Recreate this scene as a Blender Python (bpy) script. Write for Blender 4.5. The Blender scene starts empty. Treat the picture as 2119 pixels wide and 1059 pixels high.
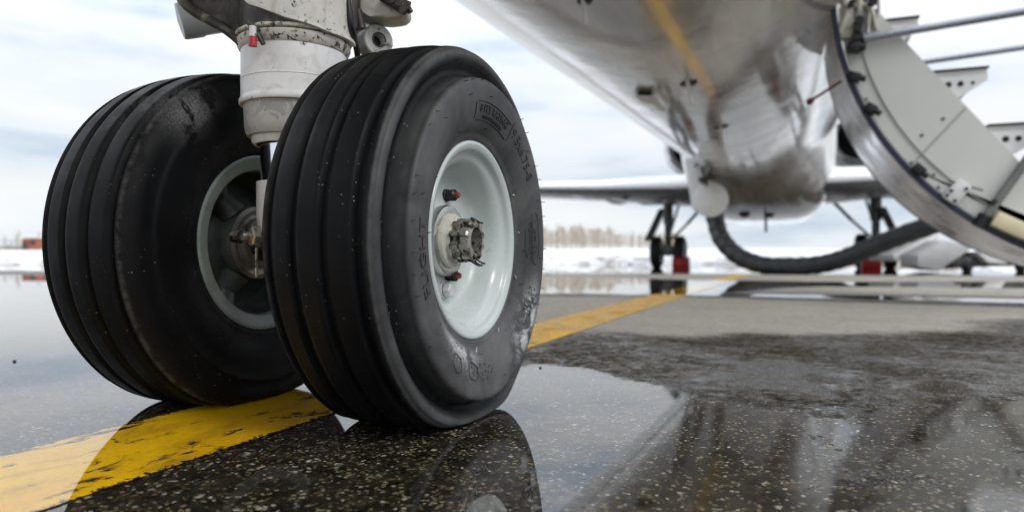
import bpy, bmesh, math, random
import numpy as np
from mathutils import Vector, Matrix, noise
R = math.radians
PI = math.pi
random.seed(7)
scene = bpy.context.scene
C = scene.collection

# ------------------------------------------------------------------ camera
GZ = .0085   # level of the apron
FPX, PSI, S0, TC, HC, V0 = 1450.0, R(22.23), 0.7965, 0.6064, 0.2085, 534.5
cam_d = bpy.data.cameras.new('camera')
cam = bpy.data.objects.new('camera', cam_d)
C.objects.link(cam)
cam.location = (TC, -S0, HC)
cam.rotation_euler = (PI / 2, 0, PSI)
cam_d.sensor_width = 36
cam_d.lens = 36 * FPX / 2119
cam_d.shift_y = 5.0 / 2119
cam_d.clip_start = 0.01
cam_d.clip_end = 3000
cam_d.dof.use_dof = True
cam_d.dof.focus_distance = 0.80
cam_d.dof.aperture_fstop = 4.2
scene.camera = cam

# ------------------------------------------------------------------ view
scene.view_settings.view_transform = 'Standard'
scene.view_settings.look = 'None'
scene.view_settings.exposure = 0.10
scene.view_settings.gamma = 1.0
scene.render.engine = 'CYCLES'
scene.cycles.max_bounces = 8
scene.render.resolution_x = 1024
scene.render.resolution_y = 511

# ------------------------------------------------------------------ world
SUN_EL, SUN_ROT = R(42), R(115)
world = bpy.data.worlds.new("World")
scene.world = world
world.use_nodes = True
wn = world.node_tree
wn.nodes.clear()


def N(nt, typ, **kw):
    n = nt.nodes.new(typ)
    for k, v in kw.items():
        if hasattr(n, k):
            setattr(n, k, v)
        else:
            n.inputs[k].default_value = v
    return n


wout = N(wn, 'ShaderNodeOutputWorld')
sky = N(wn, 'ShaderNodeTexSky', sky_type='NISHITA', sun_disc=False, sun_elevation=SUN_EL, sun_rotation=SUN_ROT)
bg1 = N(wn, 'ShaderNodeBackground')
bg1.inputs['Strength'].default_value = 0.11
wn.links.new(sky.outputs[0], bg1.inputs[0])
tc_ = N(wn, 'ShaderNodeTexCoord')
sep = N(wn, 'ShaderNodeSeparateXYZ')
wn.links.new(tc_.outputs['Generated'], sep.inputs[0])
mp = N(wn, 'ShaderNodeMapping')
mp.inputs['Scale'].default_value = (1.3, 1.3, 6.5)
mp.inputs['Location'].default_value = (3.1, 1.4, .35)
wn.links.new(tc_.outputs['Generated'], mp.inputs[0])
n1 = N(wn, 'ShaderNodeTexNoise')
n1.inputs['Scale'].default_value = 1.9
n1.inputs['Detail'].default_value = 7
n1.inputs['Roughness'].default_value = .52
wn.links.new(mp.outputs[0], n1.inputs['Vector'])
cr = N(wn, 'ShaderNodeValToRGB')
cr.color_ramp.elements[0].position = .34
cr.color_ramp.elements[0].color = (.53, .635, .77, 1)
cr.color_ramp.elements[1].position = .60
cr.color_ramp.elements[1].color = (.94, .955, .98, 1)
e = cr.color_ramp.elements.new(.48)
e.color = (.85, .895, .955, 1)
wn.links.new(n1.outputs[0], cr.inputs[0])
# overcast skies brighten toward the zenith
elr = N(wn, 'ShaderNodeValToRGB')
elr.color_ramp.elements[0].position = 0.0
elr.color_ramp.elements[0].color = (.90, .91, .92, 1)
elr.color_ramp.elements[1].position = 1.0
elr.color_ramp.elements[1].color = (1.0, 1.0, 1.0, 1)
for p_, v_ in ((.05, .90), (.105, .85), (.16, .93), (.24, .98), (.40, 1.0)):
    e = elr.color_ramp.elements.new(p_)
    e.color = (v_, v_, v_, 1)
wn.links.new(sep.outputs['Z'], elr.inputs[0])
mul = N(wn, 'ShaderNodeMix', data_type='RGBA', blend_type='MULTIPLY')
mul.inputs['Factor'].default_value = 1
wn.links.new(cr.outputs[0], mul.inputs[6])
wn.links.new(elr.outputs[0], mul.inputs[7])
str_ = N(wn, 'ShaderNodeMapRange')
str_.inputs['From Min'].default_value = .25
str_.inputs['From Max'].default_value = .9
str_.inputs['To Min'].default_value = 1.10
str_.inputs['To Max'].default_value = 2.6
wn.links.new(sep.outputs['Z'], str_.inputs['Value'])
bg2 = N(wn, 'ShaderNodeBackground')
wn.links.new(mul.outputs[2], bg2.inputs[0])
wn.links.new(str_.outputs[0], bg2.inputs[1])
mixw = N(wn, 'ShaderNodeMixShader')
mixw.inputs[0].default_value = .88
wn.links.new(bg1.outputs[0], mixw.inputs[1])
wn.links.new(bg2.outputs[0], mixw.inputs[2])
wn.links.new(mixw.outputs[0], wout.inputs[0])

sun_d = bpy.data.lights.new('sun', 'SUN')
sun = bpy.data.objects.new('sun', sun_d)
C.objects.link(sun)
sun_d.energy = 1.0
sun_d.angle = R(14)
sun_d.color = (1, .96, .9)
# Nishita: rotation measured from +Y toward +X
sd = Vector((math.sin(SUN_ROT) * math.cos(SUN_EL), math.cos(SUN_ROT) * math.cos(SUN_EL), math.sin(SUN_EL)))
sun.rotation_euler = (-sd).to_track_quat('-Z', 'Y').to_euler()
sun.location = (0, 0, 50)

# ------------------------------------------------------------------ geometry helpers
CP, SP = math.cos(PSI), math.sin(PSI)


def W(u, v, Y):
    """world point seen at pixel (u,v) of the 2119 px photo at depth Y"""
    X = (u - 1059.5) / FPX * Y
    return Vector((TC + X * CP - Y * SP, -S0 + X * SP + Y * CP, HC + (V0 - v) / FPX * Y))


def onplane(u, v, s):
    ds = s + S0
    k = (u - 1059.5) / FPX
    dt = ds * (k * CP - SP) / (CP + k * SP)
    Y = ds * CP - dt * SP
    return Vector((TC + dt, s, HC + (V0 - v) / FPX * Y))


def ground(u, v):
    return W(u, v, FPX * (HC - GZ) / (v - V0))


def finish(bm, sharp=35, smooth=True):
    bmesh.ops.recalc_face_normals(bm, faces=bm.faces)


def obj(name, bm, mat, parent=None, sharp=38, smooth=True, recalc=True):
    if recalc:
        bmesh.ops.recalc_face_normals(bm, faces=bm.faces)
    me = bpy.data.meshes.new(name)
    bm.to_mesh(me)
    bm.free()
    if smooth:
        for p in me.polygons:
            p.use_smooth = True
        me.set_sharp_from_angle(angle=R(sharp))
    for m in (mat if isinstance(mat, (list, tuple)) else [mat]):
        me.materials.append(m)
    o = bpy.data.objects.new(name, me)
    C.objects.link(o)
    if parent:
        o.parent = parent
    return o


def each(name, bm, mat, parent=None, **kw):
    """one object per loose piece"""
    bm.verts.ensure_lookup_table()
    left = set(bm.verts)
    out = []
    while left:
        st_ = [left.pop()]
        comp = set(st_)
        while st_:
            v = st_.pop()
            for e_ in v.link_edges:
                w = e_.other_vert(v)
                if w not in comp:
                    comp.add(w); left.discard(w); st_.append(w)
        b_ = bmesh.new()
        mp_ = {v: b_.verts.new(v.co) for v in comp}
        fs = set(f for v in comp for f in v.link_faces)
        for f in fs:
            nf = b_.faces.new([mp_[v] for v in f.verts])
            nf.material_index = f.material_index
        out.append(obj(name, b_, mat, parent, **kw))
    bm.free()
    return out


def tag(o, label=None, cat=None, group=None, kind=None):
    if label: o['label'] = label
    if cat: o['category'] = cat
    if group: o['group'] = group
    if kind: o['kind'] = kind
    return o


def empty(name, loc=(0, 0, 0), rz=0):
    o = bpy.data.objects.new(name, None)
    C.objects.link(o)
    o.location = loc
    o.rotation_euler = (0, 0, rz)
    o.empty_display_size = .2
    return o


def lathe(bm, prof, org=(0, 0, 0), axis='X', seg=96, closed=False, fn=None, mi=0, a0=0, a1=2 * PI):
    """prof: list of (r, a): radius, position along the axis"""
    org = Vector(org)
    full = abs(a1 - a0 - 2 * PI) < 1e-6
    cnt = seg if full else seg + 1
    rings = []
    for r, a in prof:
        ring = []
        if r < 1e-7:
            p = {'X': Vector((a, 0, 0)), 'Y': Vector((0, a, 0)), 'Z': Vector((0, 0, a))}[axis]
            v = bm.verts.new(org + p)
            ring = [v] * cnt
        else:
            for i in range(cnt):
                t = a0 + (a1 - a0) * i / seg
                c, s = math.cos(t) * r, math.sin(t) * r
                p = {'X': Vector((a, s, c)), 'Y': Vector((c, a, s)), 'Z': Vector((c, s, a))}[axis]
                p = org + p
                if fn: p = fn(p)
                ring.append(bm.verts.new(p))
        rings.append(ring)
    pairs = list(zip(rings[:-1], rings[1:]))
    if closed: pairs.append((rings[-1], rings[0]))
    for A, B in pairs:
        for i in range(seg):
            j = (i + 1) % cnt
            vs = []
            for v in (A[i], A[j], B[j], B[i]):
                if v not in vs: vs.append(v)
            if len(vs) > 2:
                try:
                    f = bm.faces.new(vs)
                    f.material_index = mi
                except ValueError:
                    pass
    return rings


def frame(d):
    d = d.normalized()
    up = Vector((0, 0, 1)) if abs(d.z) < .92 else Vector((1, 0, 0))
    a = d.cross(up).normalized()
    return a, a.cross(d).normalized()


def tube(bm, pts, rad, seg=16, caps=True, mi=0):
    pts = [Vector(p) for p in pts]
    n = len(pts)
    rings = []
    a, b = None, None
    for i, p in enumerate(pts):
        d = (pts[min(i + 1, n - 1)] - pts[max(i - 1, 0)])
        d.normalize()
        if a is None:
            a, b = frame(d)
        else:
            a = (a - d * a.dot(d)).normalized()
            b = a.cross(d).normalized() * (1)
        r = rad[i] if isinstance(rad, (list, tuple)) else rad
        rings.append([bm.verts.new(p + (a * math.cos(2 * PI * k / seg) + b * math.sin(2 * PI * k / seg)) * r) for k in range(seg)])
    for A, B in zip(rings[:-1], rings[1:]):
        for k in range(seg):
            f = bm.faces.new((A[k], A[(k + 1) % seg], B[(k + 1) % seg], B[k]))
            f.material_index = mi
    if caps:
        for rg in (rings[0], rings[-1]):
            f = bm.faces.new(rg)
            f.material_index = mi
    return rings


def lathe_dir(bm, prof, org, d, seg=24, mi=0, twist=0):
    """prof (r, a) around an arbitrary direction d"""
    d = Vector(d).normalized()
    a, b = frame(d)
    org = Vector(org)
    rings = []
    for r, h in prof:
        if r < 1e-7:
            v = bm.verts.new(org + d * h)
            rings.append([v] * seg)
        else:
            rings.append([bm.verts.new(org + d * h + (a * math.cos(2 * PI * k / seg + twist) + b * math.sin(2 * PI * k / seg + twist)) * r) for k in range(seg)])
    for A, B in zip(rings[:-1], rings[1:]):
        for k in range(seg):
            j = (k + 1) % seg
            vs = []
            for v in (A[k], A[j], B[j], B[k]):
                if v not in vs: vs.append(v)
            if len(vs) > 2:
                f = bm.faces.new(vs)
                f.material_index = mi


def box(bm, lo, hi, mat4=None, bevel=0, mi=0):
    lo, hi = Vector(lo), Vector(hi)
    vs = [bm.verts.new(Vector((x, y, z))) for x in (lo.x, hi.x) for y in (lo.y, hi.y) for z in (lo.z, hi.z)]
    fs = [bm.faces.new([vs[i] for i in q]) for q in ((0, 1, 3, 2), (4, 6, 7, 5), (0, 4, 5, 1), (2, 3, 7, 6), (0, 2, 6, 4), (1, 5, 7, 3))]
    for f in fs: f.material_index = mi
    if mat4 is not None:
        for v in vs: v.co = mat4 @ v.co
    if bevel:
        es = set()
        for f in fs: es.update(f.edges)
        bmesh.ops.bevel(bm, geom=list(es), offset=bevel, segments=2, affect='EDGES', profile=.5)


def prism(bm, poly, ext, bevel=0, mi=0):
    """poly: list of Vector (planar), ext: Vector"""
    ext = Vector(ext)
    A = [bm.verts.new(Vector(p)) for p in poly]
    B = [bm.verts.new(Vector(p) + ext) for p in poly]
    fs = [bm.faces.new(A), bm.faces.new(B[::-1])]
    n = len(A)
    for i in range(n):
        fs.append(bm.faces.new((A[i], A[(i + 1) % n], B[(i + 1) % n], B[i])))
    for f in fs: f.material_index = mi
    if bevel:
        es = set()
        for f in fs: es.update(f.edges)
        bmesh.ops.bevel(bm, geom=list(es), offset=bevel, segments=2, affect='EDGES', profile=.5)


def spline(pts, n=10):
    pts = [Vector(p) for p in pts]
    out = []
    for i in range(len(pts) - 1):
        p0 = pts[max(i - 1, 0)]; p1 = pts[i]; p2 = pts[i + 1]; p3 = pts[min(i + 2, len(pts) - 1)]
        for k in range(n):
            t = k / n
            out.append(.5 * ((2 * p1) + (-p0 + p2) * t + (2 * p0 - 5 * p1 + 4 * p2 - p3) * t * t + (-p0 + 3 * p1 - 3 * p2 + p3) * t ** 3))
    out.append(pts[-1])
    return out


# ------------------------------------------------------------------ materials
class MT:
    """small node-tree builder"""
    def __init__(s, name):
        s.m = bpy.data.materials.new(name)
        s.m.use_nodes = True
        s.nt = s.m.node_tree
        s.nt.nodes.clear()
        s.out = s.nt.nodes.new('ShaderNodeOutputMaterial')
        s.b = s.nt.nodes.new('ShaderNodeBsdfPrincipled')
        s.nt.links.new(s.b.outputs[0], s.out.inputs[0])

    def L(s, a, b):
        s.nt.links.new(a, b)

    def set(s, name, v):
        i = s.b.inputs[name]
        if hasattr(v, 'is_output') or isinstance(v, bpy.types.NodeSocket):
            s.L(v, i)
        else:
            if isinstance(v, tuple) and len(v) == 3: v = (*v, 1)
            i.default_value = v
        return s

    def coord(s, kind='Object', scale=(1, 1, 1), loc=(0, 0, 0)):
        if kind == 'World':
            o = s.nt.nodes.new('ShaderNodeNewGeometry').outputs['Position']
        else:
            o = s.nt.nodes.new('ShaderNodeTexCoord').outputs[kind]
        m = s.nt.nodes.new('ShaderNodeMapping')
        m.inputs['Scale'].default_value = scale
        m.inputs['Location'].default_value = loc
        s.L(o, m.inputs[0])
        return m.outputs[0]

    def noise(s, vec, scale=5, detail=4, rough=.55, dist=0):
        n = s.nt.nodes.new('ShaderNodeTexNoise')
        n.inputs['Scale'].default_value = scale
        n.inputs['Detail'].default_value = detail
        n.inputs['Roughness'].default_value = rough
        n.inputs['Distortion'].default_value = dist
        s.L(vec, n.inputs['Vector'])
        return n.outputs[0]

    def voro(s, vec, scale=5, feature='F1', rnd=1):
        n = s.nt.nodes.new('ShaderNodeTexVoronoi')
        n.feature = feature
        n.inputs['Scale'].default_value = scale
        n.inputs['Randomness'].default_value = rnd
        s.L(vec, n.inputs['Vector'])
        return n

    def ramp(s, v, stops, interp='LINEAR'):
        n = s.nt.nodes.new('ShaderNodeValToRGB')
        n.color_ramp.interpolation = interp
        els = n.color_ramp.elements
        while len(els) > 1: els.remove(els[-1])
        for i, (p, c) in enumerate(stops):
            if not isinstance(c, tuple): c = (c, c, c)
            e_ = els[0] if i == 0 else els.new(p)
            e_.position = p
            e_.color = (*c, 1)
        s.L(v, n.inputs[0])
        return n.outputs[0]

    def rng(s, v, a, b, c=0., d=1., smooth=False):
        n = s.nt.nodes.new('ShaderNodeMapRange')
        if smooth: n.interpolation_type = 'SMOOTHSTEP'
        s.L(v, n.inputs['Value'])
        for k, x in (('From Min', a), ('From Max', b), ('To Min', c), ('To Max', d)):
            n.inputs[k].default_value = x
        return n.outputs[0]

    def mix(s, f, a, b, blend='MIX'):
        n = s.nt.nodes.new('ShaderNodeMix')
        n.data_type = 'RGBA'
        n.blend_type = blend
        for sock, v in ((n.inputs[0], f), (n.inputs[6], a), (n.inputs[7], b)):
            if isinstance(v, bpy.types.NodeSocket): s.L(v, sock)
            else:
                if isinstance(v, tuple) and len(v) == 3: v = (*v, 1)
                sock.default_value = v
        return n.outputs[2]

    def math(s, op, a, b=0., c=None):
        n = s.nt.nodes.new('ShaderNodeMath')
        n.operation = op
        for sock, v in zip(n.inputs, (a, b, c)):
            if v is None: continue
            if isinstance(v, bpy.types.NodeSocket): s.L(v, sock)
            else: sock.default_value = v
        return n.outputs[0]

    def bump(s, h, strength=.3, dist=.01):
        n = s.nt.nodes.new('ShaderNodeBump')
        n.inputs['Distance'].default_value = dist
        if isinstance(strength, bpy.types.NodeSocket): s.L(strength, n.inputs['Strength'])
        else: n.inputs['Strength'].default_value = strength
        s.L(h, n.inputs['Height'])
        s.L(n.outputs[0], s.b.inputs['Normal'])
        return s

    def attr(s, name):
        n = s.nt.nodes.new('ShaderNodeAttribute')
        n.attribute_name = name
        return n.outputs['Fac']


def simple(name, col, rough=.5, metal=0, var=.25, scale=8, bump=0., dirt=None, dirtcol=(.05, .04, .03), spec=.5, bdist=.002, bscale=60):
    m = MT(name)
    v = m.coord('Object')
    n = m.noise(v, scale, 5, .6)
    dark = tuple(c * (1 - var) for c in col)
    light = tuple(min(1, c * (1 + var * .5)) for c in col)
    c = m.ramp(n, [(.3, dark), (.7, light)])
    if dirt:
        n2 = m.noise(v, dirt[0], 8, .65, .4)
        c = m.mix(m.rng(n2, dirt[1], dirt[1] + dirt[2]), c, dirtcol)
    m.set('Base Color', c).set('Metallic', metal)
    m.set('Roughness', m.rng(m.noise(v, scale * 2.3, 4), .3, .7, max(0.02, rough - .1), min(1, rough + .1)))
    m.set('Specular IOR Level', spec)
    if bump:
        m.bump(m.noise(v, bscale, 5, .6), bump, bdist)
    return m.m


# --- tyre rubber
def rubber(name, face_x):
    m = MT(name)
    v = m.coord('Object')
    n = m.noise(v, 14, 6, .6)
    c = m.ramp(n, [(.3, (.0022, .0025, .0032)), (.7, (.0055, .0060, .0070))])
    # dust: pale specks caught on the tread, fine
    vo = m.voro(v, 430)
    rnd = m.nt.nodes.new('ShaderNodeSeparateColor')
    m.L(vo.outputs['Color'], rnd.inputs[0])
    patch = m.rng(m.noise(v, 16, 3), .50, .66, 0, 1)
    thr = m.math('MULTIPLY', m.math('GREATER_THAN', rnd.outputs[0], .955), m.math('LESS_THAN', vo.outputs['Distance'], .27))
    sp = m.math('MULTIPLY', thr, patch)
    c = m.mix(sp, c, (.28, .25, .2))
    sw = m.attr('side')       # outboard sidewall: greyer, dusted rubber
    film = m.ramp(m.noise(v, 9, 7, .65, .6), [(.32, (.020, .020, .021)), (.50, (.056, .056, .057)), (.70, (.110, .109, .107))])
    c = m.mix(sw, c, film)
    # chalky scuffs on one lower quarter of the outboard sidewall (wear with its own shape)
    wr = m.attr('wear')       # rubbed shoulder edge
    c = m.mix(m.math('MULTIPLY', wr, m.rng(m.noise(v, 70, 5, .7), .38, .62)), c, (.085, .085, .084))
    gs = m.rng(m.noise(m.coord('Object', (9, 1, 1)), 26, 7, .75, .4), .60, .76, 0, .5)
    c = m.mix(gs, c, (.018, .018, .019))
    sc = m.attr('scuff')
    scn = m.noise(v, 16, 5, .65, 1.6)
    scm = m.math('MULTIPLY', m.rng(scn, .42, .50), sc)
    grain = m.rng(m.noise(v, 420, 2), .35, .6, .35, 1)
    c = m.mix(m.math('MULTIPLY', scm, grain), c, (.62, .62, .62))
    m.set('Base Color', c)
    m.set('Roughness', m.rng(m.noise(v, 30, 5), .3, .7, .42, .62))
    m.set('Specular IOR Level', m.rng(sw, 0, 1, .13, .40))
    h = m.math('ADD', m.noise(v, 900, 3, .7), m.math('MULTIPLY', m.noise(v, 60, 4), 1.6))
    m.bump(h, .22, .0007)
    return m.m


M = {}
M['rubber'] = rubber('tyre_rubber', 1)
M['rubber_relief'] = simple('rubber_relief', (.022, .022, .023), .5, 0, .3, 40)
M['rubber_plain'] = simple('rubber_plain', (.016, .016, .017), .6, 0, .3, 20)
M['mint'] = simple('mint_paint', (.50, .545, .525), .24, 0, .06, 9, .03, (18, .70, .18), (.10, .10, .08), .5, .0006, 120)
M['mint_shaded'] = simple('mint_shaded', (.22, .26, .24), .38, 0, .15, 12, .05, (14, .56, .22), (.06, .055, .045), .5)  # mint darkened to put the far rim's deep shade into its paint


def white_worn(name, chips, streak=.0, base=(.62, .61, .58), scale=26, thr=.56, chipcol=(.10, .095, .085)):
    m = MT(name)
    v = m.coord('Object')
    c = m.ramp(m.noise(v, 12, 6, .65), [(.3, tuple(b * .82 for b in base)), (.7, base)])
    gr = m.noise(v, 46, 6, .7, .5)
    c = m.mix(m.rng(gr, .52, .75, 0, .45), c, (.27, .24, .19))
    n2 = m.noise(v, scale, 9, .68, .9)
    c = m.mix(m.rng(n2, thr, thr + .035), c, chipcol)
    n3 = m.noise(v, scale * 2.2, 5, .7)
    c = m.mix(m.rng(n3, .66 - chips * .1, .69 - chips * .1), c, (.035, .028, .022))
    if streak:
        n4 = m.noise(m.coord('Object', (60, 60, 4)), 1.0, 4, .5)
        c = m.mix(m.rng(n4, .6, .75, 0, streak), c, (.20, .13, .07))
    m.set('Base Color', c)
    m.set('Roughness', m.rng(n2, .4, .7, .32, .62))
    m.bump(m.math('ADD', n2, m.math('MULTIPLY', n3, .3)), .35, .0015)
    return m.m


M['white_clean'] = white_worn('white_strut_paint', .0, .15, (.80, .79, .78), 20, .72)
M['white_grey'] = white_worn('weathered_grey', .3, .1, (.46, .45, .42), 34, .50, (.30, .295, .28))
M['white_chip'] = white_worn('chipped_white', 1.1, .45, (.60, .57, .51), 52, .575, (.15, .12, .09))
M['casting'] = white_worn('casting_paint', .6, .5, (.66, .64, .59), 64, .62, (.30, .27, .22))
M['grime_shade'] = simple('greasy_grime_shade', (.045, .038, .030), .45, .2, .6, 30, .5, (24, .52, .2), (.16, .14, .11), .5, .002, 80)  # grime tone also paints shade into the barrel recess and gusset hollow
M['dish_shade'] = simple('rim_dish_shade', (.050, .062, .056), .5, 0, .5, 16, .1, (22, .55, .2), (.012, .012, .011))  # dark tone paints in the shade of the inner wheel dish
M['dull_steel'] = simple('dull_steel', (.22, .205, .19), .42, .5, .35, 30, .1, (40, .55, .2), (.04, .033, .025))
M['grey_paint'] = simple('grey_paint', (.56, .57, .56), .4, 0, .12, 14, .05, (22, .66, .2), (.16, .15, .13))
M['chrome'] = simple('chrome', (.75, .78, .84), .07, 1, .05, 8)
M['steel'] = simple('brushed_steel', (.55, .54, .51), .34, 1, .2, 40, .1, (50, .60, .2), (.10, .08, .06))
M['nut'] = simple('greasy_nut', (.40, .38, .33), .38, .7, .35, 60, .3, (70, .47, .10), (.022, .018, .013))
M['ivory'] = simple('ivory_paint', (.55, .53, .46), .4, 0, .2, 40, .1, (60, .57, .15), (.12, .10, .07))
M['red'] = simple('red_plastic', (.42, .012, .010), .4, 0, .2, 20)
M['orange'] = simple('orange_cap', (.22, .045, .020), .4, 0, .3, 80, 0, (120, .55, .1))
M['black'] = simple('black_metal', (.018, .018, .02), .4, .3, .3, 30)
M['dark'] = simple('dark_void', (.012, .011, .011), .8, 0, .3, 10)
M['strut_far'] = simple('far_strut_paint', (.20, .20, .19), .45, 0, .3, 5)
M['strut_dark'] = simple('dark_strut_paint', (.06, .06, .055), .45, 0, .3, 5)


def fuselage_mat():
    m = MT('fuselage_paint')
    v = m.coord('Object')
    z = m.nt.nodes.new('ShaderNodeSeparateXYZ')
    m.L(v, z.inputs[0])
    n = m.noise(m.coord('Object', (3.2, .55, 3.2)), 1.0, 6, .6, .5)
    c = m.ramp(n, [(.32, (.44, .405, .365)), (.55, (.60, .57, .53)), (.75, (.72, .70, .675))])
    # oily exhaust / grime film along the keel
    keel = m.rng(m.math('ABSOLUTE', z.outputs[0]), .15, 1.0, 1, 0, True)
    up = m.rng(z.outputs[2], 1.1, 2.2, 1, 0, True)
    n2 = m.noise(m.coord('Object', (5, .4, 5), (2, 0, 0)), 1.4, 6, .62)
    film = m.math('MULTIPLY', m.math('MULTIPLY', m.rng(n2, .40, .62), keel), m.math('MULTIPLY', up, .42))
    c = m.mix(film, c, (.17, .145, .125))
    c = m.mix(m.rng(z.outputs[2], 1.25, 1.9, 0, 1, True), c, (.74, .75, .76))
    # panel seams every 1.1 m
    wv = m.math('FRACT', m.math('DIVIDE', z.outputs[1], 1.13), 0)
    seam = m.math('LESS_THAN', wv, .006)
    c = m.mix(m.math('MULTIPLY', seam, .6), c, (.12, .11, .10))
    m.set('Base Color', c)
    m.set('Metallic', .30)
    m.set('Roughness', m.rng(m.noise(v, 3, 5), .35, .7, .10, .24))
    m.set('Coat Weight', .55)
    m.set('Coat Roughness', .06)
    m.bump(m.noise(m.coord('Object', (1, .7, 1)), 2.6, 3, .5), .35, .03)
    return m.m


M['fuselage'] = fuselage_mat()
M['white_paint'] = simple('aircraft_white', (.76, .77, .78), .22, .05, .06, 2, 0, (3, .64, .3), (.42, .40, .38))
M['wing_shade'] = simple('wing_under_shade', (.20, .205, .215), .3, .1, .12, 2)  # darker than the wing's white: underside shade put into the colour
M['lip_metal'] = simple('inlet_metal', (.62, .63, .65), .2, .9, .1, 4)
M['teal'] = simple('teal_paint', (.02, .16, .17), .3, 0, .1, 4)
M['blue_seal'] = simple('blue_seal', (.010, .014, .042), .5, 0, .3, 20)
M['skin_metal'] = simple('door_skin_metal', (.60, .59, .61), .2, .85, .12, 3, .12, (4, .60, .3), (.34, .33, .36), .5, .004, 14)
M['liner'] = simple('door_liner', (.64, .645, .605), .48, 0, .06, 3)
M['cream'] = simple('cream_plastic', (.72, .64, .42), .45, 0, .1, 10)
M['rail'] = simple('handrail_metal', (.36, .38, .42), .3, .7, .1, 10)
M['hose'] = None
M['cart_grey'] = simple('cart_panel', (.45, .45, .44), .5, 0, .15, 3)
M['cart_white'] = simple('cart_white', (.75, .75, .74), .5, 0, .1, 3)
M['brick'] = simple('brick_wall', (.34, .11, .06), .8, 0, .25, 30)
M['roof_snow'] = simple('roof_snow', (.80, .80, .82), .8, 0, .05, 3)
M['bark'] = simple('pale_bark', (.42, .34, .25), .8, 0, .3, 6)
M['twig'] = simple('bare_twig', (.55, .48, .39), .85, 0, .3, 3)
M['bush'] = simple('dry_bush', (.20, .17, .11), .9, 0, .3, 3)
M['stone'] = simple('pebble_stone', (.05, .045, .04), .6, 0, .3, 90)
M['glass_dark'] = simple('window_glass', (.03, .04, .05), .1, 0, .1, 3)


def hose_mat():
    m = MT('hose_fabric')
    v = m.coord('Object')
    c = m.ramp(m.noise(v, 9, 6, .6), [(.3, (.010, .012, .015)), (.7, (.028, .032, .038))])
    m.set('Base Color', c).set('Roughness', .5)
    return m.m


M['hose'] = hose_mat()


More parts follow.
